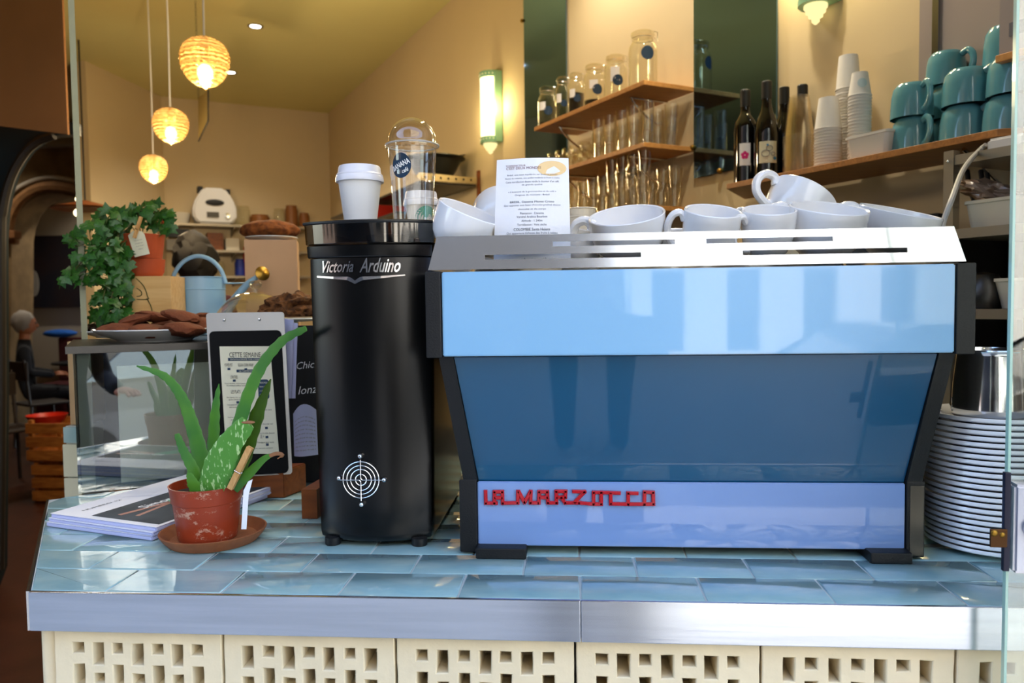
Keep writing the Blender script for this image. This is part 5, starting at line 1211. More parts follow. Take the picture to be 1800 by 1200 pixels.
# ================================================================== GLASS SHELVES
def wslab(s0, s1, off, z1, th=.018, s1w=None, s0w=None):
    bm = nb(); prism(bm, [WP(s0 if s0w is None else s0w, .008, z1 - th), WP(s0, off, z1 - th), WP(s1, off, z1 - th), WP(s1 if s1w is None else s1w, .008, z1 - th)], (0, 0, th)); bmesh.ops.bevel(bm, geom=bm.edges[:], offset=.0015, segments=1, affect='EDGES'); return bm
SH = []
for k, (z, s0, s1) in enumerate(((2.192, 4.895, 5.75), (1.962, 4.95, 5.747), (1.728, 4.95, 5.745))):
    t = thing('wall_shelf', ['upper wooden wall shelf holding storage jars', 'middle wooden wall shelf with tall tumblers', 'lowest wooden wall shelf crowded with stacked glasses'][k], 'shelf', WP(5.3, .1, z)); obj('board', wslab(s0, s1, .25, z), M['shelfw'], t); SH.append(t)
    for s in (s0 + .14, s1 - .16):
        bm = nb(); pts = [WP(s, .19, z - .022), WP(s, .17, z - .05), WP(s, .10, z - .10), WP(s, .012, z - .125)]; tube(bm, spline(pts, 5), .005, 8); tube(bm, [WP(s, .20, z - .0225), WP(s, .012, z - .0225)], .004, 8); obj('bracket', bm, M['chrome'], t)
def wbase(x, off, z):
    s, _ = SW(x, 300, off); return WP(s, off, z), s
# jars
JL = ['storage jar with a little coffee at the far left of the top shelf', 'small storage jar with a pink label, second from the left', 'storage jar half full of coffee, third from the left', 'storage jar with some coffee and a navy sticker, fourth', 'large storage jar with a tall white label, fifth', 'largest empty swing top jar at the right end']
for k, (x, yt, w, fill) in enumerate(((963, 152, 32, .18), (990, 135, 25, .15), (1014, 128, 28, .55), (1046, 113, 38, .22), (1083, 97, 40, 0), (1131, 55, 50, 0))):
    b, s = wbase(x, .15, 2.1925); dd = (b - CAM).dot(FW); R = w / 2 * dd / F; ztop = PW(x, yt, .15).z; h = ztop - 2.1925
    t = thing('storage_jar', JL[k], 'jar', b, group='storage jars on the upper shelf')
    bm = nb(); lathe(bm, [(R * .9, 0), (R, .006), (R, h * .66), (R * .95, h * .74), (R * .72, h * .83), (R * .72, h * .9)], 32); obj('glass_body', bm, M['glass'], t, world=False)
    bm = nb(); lathe(bm, [(R * .80, h * .905), (R * .84, h * .92), (R * .82, h * .97), (R * .6, h), (.001, h)], 32); obj('lid', bm, M['glass'], t, world=False)
    bm = nb(); tube(bm, [(R * .80 * math.cos(a), R * .80 * math.sin(a), h * .875) for a in [2 * PI * q / 24 for q in range(24)]], .0015, 6, closed=True); tube(bm, [(R * .82, 0, h * .87), (R * 1.02, .0, h * .80), (R * 1.04, 0, h * .95), (R * .8, 0, h * .98)], .0014, 6); bm.transform(Matrix.Rotation(-.3, 4, 'Z')); obj('wire_clasp', bm, M['chrome'], t, world=False)
    if fill: bm = nb(); lathe(bm, [(R * .9, .003), (R * .93, .008), (R * .93, h * fill), (.001, h * fill + .002)], 28); obj('contents', bm, M['coffee'], t, world=False)
    g_ = wrap(R, R, h, .0008); bm = nb(); disc(bm, g_(.15 + .1 * (k % 2), h * (.42 if k < 5 else .58)), R * .48, R * .48, 20, 2); obj('navy_sticker', bm, M['navy'], t, world=False)
    g2 = wrap(R, R, h, .0006)(-.55 if k < 3 else -.1, h * .5); bm = nb(); n = 4
    if k < 5:
        for i in range(4):
            x0_, x1_ = -R * .4 + R * .8 * i / 4, -R * .4 + R * .8 * (i + 1) / 4; hh = h * (.12 if k < 4 else .2); bm.faces.new([bm.verts.new(g2(*q)) for q in ((x0_, -hh * .5), (x1_, -hh * .5), (x1_, hh), (x0_, hh))])
        obj('label', bm, M['paper'], t, world=False)
    else: bm.free()
# glasses
def tumbler_mesh(R, h, inv=False, tap=.86):
    pr = [(R * tap, 0), (R * tap, .004), (R, h), (R * .97, h), (R * (tap - .04), .008), (.001, .008)]
    if inv: pr = [(r, h - z) for r, z in pr]
    bm = nb(); lathe(bm, pr, 24, cap0=False); me = bpy.data.meshes.new('glass'); bm.to_mesh(me); bm.free(); me.shade_smooth(); me.set_sharp_from_angle(angle=.6); me.materials.append(M['tumbler']); return me
def put(me, name, loc, lab, cat, grp, rz=0):
    o = bpy.data.objects.new(name, me); COL.objects.link(o); o.location = loc; o.rotation_euler = (0, 0, rz); tag(o, lab, cat, grp); return o
rg = random.Random(4)
tall = tumbler_mesh(.027, .115); short = tumbler_mesh(.029, .082, tap=.75)
NTH = ['first', 'second', 'third', 'fourth', 'fifth', 'sixth', 'seventh', 'eighth', 'ninth', 'tenth', 'eleventh']
ROWN = {.06: 'back', .125: 'middle', .195: 'front', .08: 'back', .15: 'middle', .21: 'front', .05: 'back', .12: 'middle'}
for ti, s in enumerate((5.36, 5.44, 5.53, 5.61, 5.695)):
    for off in (.08, .195):
        z = 1.9625; put(tall, 'tumbler', WP(s + rg.uniform(-.004, .004), off, z), 'tall tumbler on the middle shelf, %s row, %s from the left' % (ROWN[off], NTH[ti]), 'glass', 'tall tumblers on the middle shelf')
        if off > .1 or s > 5.5: put(tall, 'tumbler', WP(s, off, z + .052) + Vector((rg.uniform(-.003, .003), 0, 0)), 'tumbler nested upward in the tall one, middle shelf, %s row, %s from the left' % (ROWN[off], NTH[ti]), 'glass', 'nested tumblers on the middle shelf')
bm = nb(); lathe(bm, [(.028, 0), (.028, .0015), (.004, .004), (.0035, .03), (.012, .036), (.024, .052), (.026, .07), (.023, .09), (.0222, .09), (.025, .07), (.022, .053), (.001, .04)], 24, cap0=False); gob = bpy.data.meshes.new('goblet'); bm.to_mesh(gob); bm.free(); gob.shade_smooth(); gob.materials.append(M['tumbler'])
for gi, s in enumerate((5.0, 5.065, 5.13, 5.20, 5.27)):
    for off in (.08, .15, .21): put(gob, 'goblet', WP(s + rg.uniform(-.006, .006), off, 1.9625), 'small stemmed glass on the middle shelf, %s row, %s from the left' % (ROWN[off], NTH[gi]), 'glass', 'stemmed glasses on the middle shelf')
for i in range(10):
    s = 5.02 + i * .073
    for off in (.05, .12, .195):
        if off == .12: continue
        for lv in range(2 if i < 6 else 3):
            if lv == 2 and off < .1: continue
            put(short, 'tumbler', WP(s + rg.uniform(-.004, .004), off + rg.uniform(-.004, .004), 1.7285 + .0835 * lv if lv < 2 else 1.7285 + .167 - .03), ['short glass standing on the lowest shelf, %s row, %s from the left', 'second short glass up on the lowest shelf, %s row, %s from the left', 'topmost short glass on the lowest shelf, %s row, %s from the left'][lv] % (ROWN[off], NTH[i]), 'glass', ['short glasses standing on the lowest shelf', 'second layer of short glasses on the lowest shelf', 'top layer of short glasses on the lowest shelf'][lv])
# ================================================================== RACK WITH PANS (right wall, farther back)
zr = SW(838, 322, 0)[1] - .01
rk = thing('pan_rack', 'perforated metal bracket rack with dark trays on the wall', 'rack', WP(3.2, .2, zr))
s1 = SW(838, 330, .02)[0]
bm = nb(); prism(bm, [WP(s1, .02, zr), WP(s1, .40, zr), WP(s1, .42, zr + .02), WP(s1, .40, zr + .045), WP(s1, .02, zr + .035)], tuple(-UW * .004)); obj('bracket_arm', bm, mat('cream_metal', '#b8a070', .5), rk)
bm = nb()
for k in range(7): ball(bm, WP(s1 + .005, .06 + .05 * k, zr + .02), .007, sub=1)
obj('hole', bm, M['dark'], rk, kind='stuff')
bm = nb(); prism(bm, [WP(s1 - .01, .004, zr - .35), WP(s1 + .02, .004, zr - .35), WP(s1 + .02, .004, zr + .08), WP(s1 - .01, .004, zr + .08)], tuple(-VW * .012)); obj('upright', bm, M['dwood'], rk)
bm = nb(); prism(bm, [WP(1.6, .02, zr - .004), WP(s1 - .01, .02, zr - .004), WP(s1 - .01, .40, zr - .004), WP(1.6, .40, zr - .004)], (0, 0, -.012)); obj('shelf_plate', bm, M['rackd'], rk)
bm = nb(); prism(bm, [WP(1.5, .02, zr - .16), WP(s1 - .25, .02, zr - .16), WP(s1 - .25, .46, zr - .16), WP(1.5, .46, zr - .16)], (0, 0, -.014)); obj('lower_shelf_plate', bm, M['rackd'], rk)
def wlathe(name, prof, m, s, off, z, lab, cat, grp=None, seg=36):
    bm = nb(); lathe(bm, prof, seg); o = obj(name, bm, m, None, loc=WP(s, off, z), world=False); tag(o, lab, cat, grp); return o
wlathe('saucepan', [(.085, 0), (.088, .002), (.09, .07), (.086, .07), (.084, .004), (.001, .004)], M['poli'], s1 - .22, .22, zr - .0035, 'steel saucepan on the bracket rack under the dark pan', 'pot')
pn2 = thing('large_pan', 'large dark round pan with a wire handle on the rack', 'pan', WP(s1 - .22, .21, zr + .068)); mp_ = Matrix.Translation(WP(s1 - .22, .21, zr + .068))
bm = nb(); lathe(bm, [(.10, 0), (.12, .005), (.165, .09), (.195, .105), (.195, .11), (.16, .1), (.115, .01), (.001, .008)], 48, mp_); obj('bowl', bm, M['pan'], pn2)
bm = nb(); tube(bm, spline([mp_ @ Vector((.19 * math.cos(a), .19 * math.sin(a), .11 + .04 * math.sin((a + .4) * 1.15))) for a in [-.4 + k * .27 for k in range(11)]], 3), .005, 8); obj('handle', bm, M['pan'], pn2)
wlathe('baking_tin', [(.14, 0), (.17, .05), (.165, .05), (.135, .004), (.001, .004)], M['pan'], 2.45, .23, zr - .0035, 'dark round baking tin at the far end of the rack', 'tin')
wlathe('steel_bowl', [(.05, 0), (.11, .06), (.12, .075), (.115, .075), (.04, .004), (.001, .004)], M['poli'], 2.0, .25, zr - .159, 'steel bowl on the lower rack plate', 'bowl')
bm = nb(); prism(bm, [WP(2.6, .1, zr - .158), WP(2.9, .1, zr - .158), WP(2.9, .4, zr - .158), WP(2.6, .4, zr - .158)], (0, 0, .11)); tag(obj('red_tin', bm, M['redp'], None), 'red tin on the lower plate of the pan rack', 'tin')
# ================================================================== SHELVES ON THE BACK WALL
def BP(q, off, z): return CC - VW * q - UW * off + Vector((0, 0, z))
for k, (z, q0, q1) in enumerate(((2.150, .28, 1.55), (1.905, .28, 1.55), (1.66, .28, 1.55))):
    t = thing('steel_shelf', ['upper steel shelf on the back wall', 'middle steel shelf on the back wall', 'lowest steel shelf on the back wall'][k], 'shelf', BP(.9, .15, z))
    bm = nb(); prism(bm, [BP(q0, .006, z - .02), BP(q1, .006, z - .02), BP(q1, .30, z - .02), BP(q0, .30, z - .02)], (0, 0, .02)); obj('plate', bm, M['rackm'], t)
    for q in (q0 + .1, 1.0, q1 - .05):
        bm = nb(); prism(bm, [BP(q, .006, z - .021), BP(q, .28, z - .021), BP(q, .28, z - .035), BP(q, .006, z - .10)], tuple(-VW * .006)); obj('bracket', bm, M['rackm'], t)
def bq(x, off=.2): return (PB(x, 400, off) - CC).dot(-VW)
def bl(name, x, w, h, z, m, lab, cat, prof=None, off=.18, grp=None):
    q = bq(x, off); b = BP(q, off, z + .0008); R = w / 2 * (b - CAM).dot(FW) / F; hh = h * (b - CAM).dot(FW) / F
    pr = [(R * a, hh * c) for a, c in (prof or [(.9, 0), (1, .04), (1, .8), (.85, .88), (.85, 1), (.8, 1), (.001, .99)])]; bm = nb(); lathe(bm, pr, 28); o = obj(name, bm, m, None, loc=b, world=False); tag(o, lab, cat, grp); return o, R, hh
ZA, ZB, ZC = 2.150, 1.905, 1.66
bowlp = [(.4, 0), (.8, .4), (1, 1), (.95, 1), (.7, .4), (.001, .1)]
o, R, hh = bl('herb_pot', 212, 36, 22, ZA, M['greyp'], 'grey pot of brown dried herbs on the upper back shelf', 'plant pot', [(.75, 0), (1, 1), (.95, 1), (.001, .9)])
bm = nb(); rh = random.Random(2)
for k in range(60):
    a = rh.uniform(0, 2 * PI); r = rh.uniform(0, R * .9); p = Vector((r * math.cos(a), r * math.sin(a), hh * .9)); tube(bm, [p, p + Vector((rh.uniform(-.03, .03), rh.uniform(-.03, .03), rh.uniform(.03, .08)))], [.006, .002], 4)
ho = obj('herbs', bm, mat('dried_herb', '#4a3a1c', .9), o, world=False)
bl('mixing_bowl', 254, 40, 16, ZA, M['boardb'], 'tan mixing bowl right of the herb pot', 'bowl', bowlp); bl('red_jar', 292, 16, 24, ZA, M['redp'], 'small red topped jar on the upper back shelf', 'jar'); bl('long_tub', 314, 40, 20, ZA, M['offw'], 'off-white tub left of the kitchen scale', 'tub', [(.8, 0), (1, 1), (.95, 1), (.001, .95)], .12)
# kitchen machine
ksq = bq(377, .18); kb = BP(ksq, .17, ZA + .001); kt_ = thing('food_processor', 'white rounded kitchen machine with a dark oval window', 'kitchen machine', kb)
mk = Matrix(((VW.x, UW.x, 0, kb.x), (VW.y, UW.y, 0, kb.y), (0, 0, 1, kb.z), (0, 0, 0, 1)))   # x right, y to the wall
def kb_(bm): bm.transform(mk); return bm
prf = [(-.19, .05), (-.20, .12), (-.185, .20), (-.13, .30), (-.09, .345), (.09, .345), (.13, .30), (.185, .20), (.20, .12), (.19, .05), (.15, .005), (-.15, .005)]
bm = nb(); prism(bm, [(x, -.10, z) for x, z in prf], (0, .19, 0)); bmesh.ops.bevel(bm, geom=bm.edges[:], offset=.018, segments=3, affect='EDGES'); obj('body', kb_(bm), M['plastic'], kt_)
bm = nb(); ball(bm, (0, -.105, .205), 1, .085, .012, .030, 3); obj('oval_window', kb_(bm), M['dark'], kt_)
bm = nb(); box(bm, -.075, .035, -.112, -.10, .065, .115, bev=.004); obj('display', kb_(bm), M['rackd'], kt_)
bm = nb(); lathe(bm, [(.026, 0), (.024, .015), (.001, .016)], 20, Matrix.Translation((.11, -.10, .085)) @ Matrix.Rotation(PI / 2, 4, 'X')); obj('knob', kb_(bm), M['chrome'], kt_)
bm = nb(); box(bm, -.145, -.095, -.05, .03, .30, .36, bev=.008); obj('latch', kb_(bm), M['dark'], kt_); bm = nb(); box(bm, .10, .15, -.05, .03, .29, .345, bev=.008); obj('latch', kb_(bm), M['dark'], kt_)
for k, (x, w, h, m_, lb) in enumerate(((427, 26, 34, 'glass', 'wide clear jar right of the kitchen machine'), (457, 34, 20, 'amber', 'low jar of amber preserves on the back shelf'), (491, 20, 32, 'glass', 'slim clear jar on the upper back shelf'), (513, 22, 38, 'amber', 'tall dark amber jar on the upper back shelf'), (535, 18, 26, 'amber', 'small brown jar at the right end of the back shelf'))): bl('storage_jar', x, w, h, ZA, M[m_], lb, 'jar')
def bbx(name, x0, x1, h, z, m, lab, cat, off=.18, dep=.14):
    q0, q1 = bq(x0, off), bq(x1, off); hh = h * 7.6 / F; bm = nb(); prism(bm, [BP(q0, off, z + .001), BP(q1, off, z + .001), BP(q1, off - dep, z + .001), BP(q0, off - dep, z + .001)], (0, 0, hh)); bmesh.ops.bevel(bm, geom=bm.edges[:], offset=.006, segments=2, affect='EDGES'); tag(obj(name, bm, m, None), lab, cat)
bbx('storage_box', 333, 360, 24, ZB, M['offw'], 'cream storage box with a paper label on the middle shelf', 'box'); bbx('storage_box', 364, 392, 31, ZB, M['dwood'], 'brown storage box between the two cream ones', 'box'); bbx('storage_box', 396, 420, 22, ZB, M['offw'], 'right cream storage box on the middle back shelf', 'box'); bbx('storage_box', 292, 322, 18, ZB, M['greyp'], 'grey storage box at the left of the middle shelf', 'box')
bbx('black_crate', 296, 334, 14, ZA - .2 * 0 - .135, M['dark'], 'black box hanging under the upper back shelf', 'box', .3, .1)
bl('oil_bottle', 366, 14, 34, ZC, mat('yellow_oil', '#b8891c', .3), 'yellow bottle on the lowest back shelf', 'bottle'); bl('blue_tin', 420, 18, 30, ZC, M['blueb'], 'blue tin on the lowest back shelf', 'tin'); bl('red_tin', 436, 20, 52, ZC, M['redp'], 'tall red tin on the lowest back shelf', 'tin'); bl('clear_jar', 385, 16, 26, ZC, M['glass'], 'small clear jar beside the yellow bottle', 'jar')
# ================================================================== RIGHT: LONG SHELF
ZL = 1.742
ls = thing('long_shelf', 'long plywood wall shelf holding bottles, cups and mugs', 'shelf', WP(6.6, .12, ZL)); obj('board', wslab(6.19, 7.06, .25, ZL, .017, s0w=6.02, s1w=7.25), M['ply'], ls)
for s in (6.35, 6.95):
    bm = nb(); tube(bm, spline([WP(s, .2, ZL - .022), WP(s, .12, ZL - .06), WP(s, .012, ZL - .12)], 5), .005, 8); obj('bracket', bm, M['chrome'], ls)
def on(x, off): return wbase(x, off, ZL + .0005)
bp = [(.034, 0), (.0365, .003), (.0365, .185), (.033, .205), (.018, .228), (.0145, .245), (.0145, .300), (.0155, .301), (.0155, .308), (.012, .309), (.001, .309)]
bp2 = [(.036, 0), (.039, .003), (.039, .150), (.034, .185), (.020, .222), (.0145, .250), (.0145, .306), (.016, .307), (.016, .316), (.001, .317)]
for k, (x, off, pr, lb) in enumerate(((1310, .17, bp, 'dark wine bottle with a pink flower label, leftmost on the shelf'), (1347, .16, bp2, 'dark wine bottle with an illustrated cream label'), (1378, .055, bp2, 'unlabelled dark bottle between the labelled one and the clear cups'), (1410, .045, bp, 'dark capped bottle rising behind the clear cup stack'))):
    b, s = on(x, off); t = thing('wine_bottle', lb, 'bottle', b, group='wine bottles on the long shelf'); bm = nb(); lathe(bm, pr, 36); obj('glass', bm, M['bottle'], t, world=False)
    bm = nb(); zt_ = pr[-1][1]; lathe(bm, [(.0162, zt_ - .055), (.0162, zt_ - .002), (.014, zt_ + .001), (.001, zt_ + .001)], 24); obj('capsule', bm, M['blackp'], t, world=False)
    if k < 2:
        R = .0365 if k == 0 else .039; g_ = wrap(R, R, 1, .0006)(-.25 if k == 0 else -.1, .095 if k == 0 else .088); bm = nb(); w_, h_ = (.036, .072) if k == 0 else (.058, .068)
        for i in range(8): x0_, x1_ = -w_ / 2 + w_ * i / 8, -w_ / 2 + w_ * (i + 1) / 8; bm.faces.new([bm.verts.new(g_(*q)) for q in ((x0_, -h_ / 2), (x1_, -h_ / 2), (x1_, h_ / 2), (x0_, h_ / 2))])
        lb_ = obj('label', bm, M['paper'] if k == 0 else M['paperc'], t, world=False)
        g2 = wrap(R, R, 1, .0011)(-.25 if k == 0 else -.1, .092)
        if k == 0:
            bm = nb()
            for a in range(5): aa = a * 1.256 + .3; disc(bm, (lambda a_: lambda x, z: g2(x + .0075 * math.cos(a_), z + .0075 * math.sin(a_)))(aa), .006, .006, 10, 1)
            obj('flower_print', bm, M['pink'], lb_, world=False)
        else:
            bm = nb()
            for (x_, z_, r_) in ((-.008, -.008, .013), (.004, .008, .010), (.016, -.01, .007)): tube(bm, [g2(x_ + r_ * math.cos(a), z_ + r_ * .8 * math.sin(a)) for a in [2 * PI * q / 14 for q in range(14)]], .0008, 4, closed=True)
            obj('line_drawing', bm, M['ink'], lb_, world=False); bm = nb(); disc(bm, lambda x, z: g2(x + .022, z - .024), .006, .006, 10, 1); disc(bm, lambda x, z: g2(x - .002, z + .018), .004, .003, 10, 1); obj('colour_print', bm, mat('label_blue', '#3a86b8', .6), lb_, world=False)
NTHL = ['top', 'second', 'third', 'fourth', 'fifth', 'sixth', 'seventh', 'eighth', 'ninth', 'tenth', 'eleventh', 'twelfth', 'thirteenth', 'fourteenth', 'fifteenth', 'sixteenth', 'seventeenth', 'eighteenth', 'nineteenth', 'twentieth', 'twenty-first', 'twenty-second', 'twenty-third', 'twenty-fourth', 'twenty-fifth', 'twenty-sixth', 'twenty-seventh', 'twenty-eighth', 'twenty-ninth', 'thirtieth']
def cupstack(x, off, n, Rb_, Rt_, h, pitch, m, name, labs, cat, grp, logo=None, logo_i=0):
    """inverted cups, mouth down, nested"""
    b, s = on(x, off)
    pr = [(Rb_, 0), (Rb_ * 1.04, .0006), (Rb_ * 1.05, .003), (Rb_ * 1.0, .004), (Rb_ * .985, .006), (Rt_, h - .004), (Rt_ * .97, h), (Rt_ * .9, h), (Rt_ * .88, h - .003), (.001, h - .003)]
    bm = nb(); lathe(bm, pr, 36, cap0=False); me = bpy.data.meshes.new(name); bm.to_mesh(me); bm.free(); me.shade_smooth(); me.set_sharp_from_angle(angle=.7); me.materials.append(m)
    for k in range(n):
        o = put(me, name, b + Vector((rg.uniform(-.0006, .0006), 0, pitch * k)), labs[1] if k < n - 1 else labs[0], cat, grp)
        if 0 < n - 1 - k: o['label'] = labs[1] + ', ' + ('%s from the top' % NTHL[n - 1 - k] if k > 0 else 'lowest')
        if logo and k == logo_i: g_ = wrap(Rb_, Rt_, h, .0012); bm = nb(); disc(bm, g_(-.1, h * logo[1]), logo[2], logo[2], 22, 3); obj('logo', bm, logo[0], o, world=False)
    return b
cupstack(1404, .155, 17, .0445, .030, .125, .0072, M['stackpl'], 'clear_cup', ('clear plastic cup topmost of the upturned stack by the bottles', 'clear plastic cup nested lower in the upturned stack'), 'cup', 'clear plastic cups stacked upside down')
cupstack(1455, .175, 14, .0375, .027, .092, .0085, M['cupw'], 'paper_cup', ('white paper cup topmost of the short stack beside the clear cups', 'white paper cup nested in the short stack beside the clear cups'), 'cup', 'short stack of white paper cups', (M['skyb'], .36, .015), 0)
cupstack(1490, .08, 30, .0345, .027, .100, .0082, M['cupw'], 'paper_cup', ('white paper cup topmost of the tallest stack at the back', 'white paper cup nested in the tallest stack at the back'), 'cup', 'tallest stack of white paper cups')
cupstack(1510, .16, 22, .0305, .0215, .066, .0088, M['cupw'], 'paper_cup', ('small paper cup with a pale blue print topping the slim stack', 'small white paper cup nested in the slim stack'), 'cup', 'slim stack of small paper cups', (mat('faint_blue_print', '#b8ccd4', .7), .5, .013), 21)
def tub(name, x0, x1, off, dep, h, z, m, label, tap=.85):
    s0, s1_ = SW(x0, 250, off)[0], SW(x1, 250, off)[0]; c = WP((s0 + s1_) / 2, off - dep / 2, z); w = (s1_ - s0)
    mm = Matrix(((-UW.x, VW.x, 0, c.x), (-UW.y, VW.y, 0, c.y), (0, 0, 1, c.z), (0, 0, 0, 1)))
    def rr_(w_, d_, z_, r=.012): 
        o = []
        for cx, cyy, a0 in ((w_ / 2 - r, d_ / 2 - r, 0), (-w_ / 2 + r, d_ / 2 - r, 90), (-w_ / 2 + r, -d_ / 2 + r, 180), (w_ / 2 - r, -d_ / 2 + r, 270)):
            for k in range(4): a = math.radians(a0 + 30 * k); o.append((cx + r * math.cos(a), cyy + r * math.sin(a), z_))
        return o
    bm = loft([rr_(w * tap, dep * tap, 0), rr_(w * .96, dep * .96, h - .008), rr_(w * 1.02, dep * 1.02, h - .007), rr_(w * 1.02, dep * 1.02, h), rr_(w * .93, dep * .93, h), rr_(w * (tap - .05), dep * (tap - .05), .004)]); bm.transform(mm); o = obj(name, bm, m, None, ang=30); tag(o, label, 'tub'); return o
tub('food_tub', 1484, 1560, .235, .09, .062, ZL + .0005, M['plastic'], 'white rectangular tub between paper cups and teal mugs'); 
wlathe('round_tub', [(.04, 0), (.05, .075), (.052, .076), (.052, .082), (.001, .083)], M['offw'], SW(1560, 250, .08)[0], .08, ZL + .0005, 'round lidded tub behind the white rectangular tub', 'tub')
# teal mugs, upside down
def mug_parts(R, h):
    pr = [(R, 0), (R * 1.0, .002), (R * .985, h * .28), (R * .95, h * .62), (R * .88, h * .86), (R * .74, h * .97), (R * .70, h), (R * .66, h), (R * .64, h - .003), (.001, h - .003)]
    bm = nb(); lathe(bm, pr, 44, cap0=False, mx=None)
    pr2 = [(R - .004, .001), (R * .9, h * .6), (R * .7, h - .01), (.001, h - .01)]; lathe(bm, pr2, 36, cap0=False)
    b2 = nb(); tube(b2, spline([(R * .90, 0, h * .84), (R * 1.25, 0, h * .90), (R * 1.52, 0, h * .72), (R * 1.50, 0, h * .42), (R * 1.22, 0, h * .20), (R * .97, 0, h * .16)], 6), .0085, 10, flat=.8); return bm, b2
mc = {}
def mug(x, off, z, R, h, hd, label, tilt=(0, 0)):
    s = SW(x, 200, off)[0]; t = thing('teal_mug', label, 'mug', WP(s, off, z), (tilt[0], tilt[1], hd), 'teal mugs stacked on the long shelf'); a, b = mug_parts(R, h); obj('bowl', a, M['mug'], t, world=False); obj('handle', b, M['mug'], t, world=False)
def zz(x, y, off): return PW(x, y, off).z
mh = .088; hd = -1.1
mug(1604, .16, ZL + .001, .0525, mh, hd - .35, 'teal mug at the bottom left of the mug pile'); mug(1603, .16, ZL + .002 + mh, .0525, mh, hd - .35, 'teal mug stacked on the bottom left one')
mug(1694, .155, ZL + .001, .0545, mh, hd, 'teal mug at the bottom middle of the mug pile'); mug(1698, .155, ZL + .002 + mh, .0545, mh, hd, 'teal mug stacked second high in the middle of the pile')
mug(1668, .055, ZL + .001, .0500, mh, hd, 'teal mug low at the back, hidden between the front stacks'); mug(1668, .055, ZL + .002 + mh, .0500, mh, hd, 'second teal mug up at the back between the stacks'); mug(1662, .055, ZL + .003 + 2 * mh, .0500, mh, hd, 'teal mug highest at the back with its handle outward')
mug(1772, .15, ZL + .001, .0540, mh, hd, 'teal mug at the bottom right beside the glass pane'); mug(1778, .15, ZL + .002 + mh, .0540, mh, hd, 'teal mug above the bottom right one, under the small shelf')
mug(1765, .045, ZL + .003 + mh * 2.0, .0500, mh * 1.25, hd, 'tall teal mug partly hidden by the white cabinet')
# cabinet panel, trim, upper shelf, white box
bm = nb(); prism(bm, [WP(6.70, .006, 1.80), WP(7.9, .006, 1.80), WP(7.9, .006, 3.3), WP(6.70, .006, 3.3)], tuple(-VW * .010)); tag(obj('wall_cladding', bm, M['panel'], None), 'grey cladding panel on the wall behind the teal mugs', 'panel')
bm = nb(); sT = SW(1640, 60, .02)[0]; prism(bm, [WP(sT, .017, 1.80), WP(sT + .018, .017, 1.80), WP(sT + .018, .017, 3.3), WP(sT, .017, 3.3)], tuple(-VW * .008)); tag(obj('metal_trim', bm, M['steelt'], None), 'upright bright metal trim strip on the grey panel', 'trim strip')
sU = SW(1749, 110, .22)[0]; zU = SW(1749, 98, .22)[1]
bm = wslab(sU, 7.7, .22, zU, .017); tag(obj('upper_shelf', bm, M['shelfw'], None), 'short wooden shelf at the right above the mugs', 'shelf')
bx_ = thing('white_box', 'white boxed appliance on the short upper right shelf', 'box', WP(7.3, .12, zU + .001)); s0 = SW(1757, 50, .215)[0]
bm = nb(); prism(bm, [WP(s0, .215, zU + .001), WP(7.6, .215, zU + .001), WP(7.6, .03, zU + .001), WP(s0, .03, zU + .001)], (0, 0, .20)); obj('carton', bm, M['panel'], bx_)
bm = nb(); prism(bm, [WP(s0 + .022, .2165, zU + .035), WP(s0 + .06, .2165, zU + .035), WP(s0 + .06, .2165, zU + .065), WP(s0 + .022, .2165, zU + .065)], tuple(VW * .001)); obj('printed_square', bm, M['ink'], bx_)
# steel rack at the right
rs0 = SW(1660, 330, .30)[0]; ZR = (1.690, 1.520, 1.335, 1.15)
rkk = thing('steel_rack', 'open steel rack with shelves behind the machine at the right', 'rack', WP(7.2, .15, 0))
for s in (rs0, 7.75):
    for off in (.02, .28):
        bm = nb(); prism(bm, [WP(s, off, 0), WP(s + .024, off, 0), WP(s + .024, off + .024, 0), WP(s, off + .024, 0)], (0, 0, ZR[0] + .012)); obj('post', bm, M['rackm'], rkk)
for z in ZR:
    bm = nb(); prism(bm, [WP(rs0 + .025, .02, z), WP(7.75, .02, z), WP(7.75, .302, z), WP(rs0 + .025, .302, z)], (0, 0, -.022)); obj('shelf', bm, M['rackm'], rkk)
bm = nb(); ball(bm, WP(rs0 + .012, .307, ZR[0] - .012), .004, sub=2); obj('bolt', bm, M['chrome'], rkk)
# cabinet below
bm = nb(); prism(bm, [WP(5.9, .01, 0), WP(rs0 - .01, .01, 0), WP(rs0 - .01, .28, 0), WP(5.9, .28, 0)], (0, 0, 1.52)); tag(obj('back_cabinet', bm, M['dark'], None), 'dark cabinet against the wall below the long shelf', 'cabinet')
c = PW(1549, 358, .2); bm = nb(); box(bm, -.075, .075, -.05, .05, 0, .035, bev=.004); o = obj('blue_folder', bm, M['blueb'], None, loc=(c.x, c.y, 1.521 + .0), world=False); o.rotation_euler = (0, 0, -.9); tag(o, 'dark blue box lying behind the white cups', 'box')
bm = nb(); box(bm, -.07, .07, -.05, .05, 0, .055, bev=.004); o = obj('black_box', bm, M['dark'], None, loc=(PW(1620, 370, .14).x, PW(1620, 370, .14).y, 1.5215), world=False); o.rotation_euler = (0, 0, -.9); tag(o, 'black box behind the cups beside the steel rack', 'box')
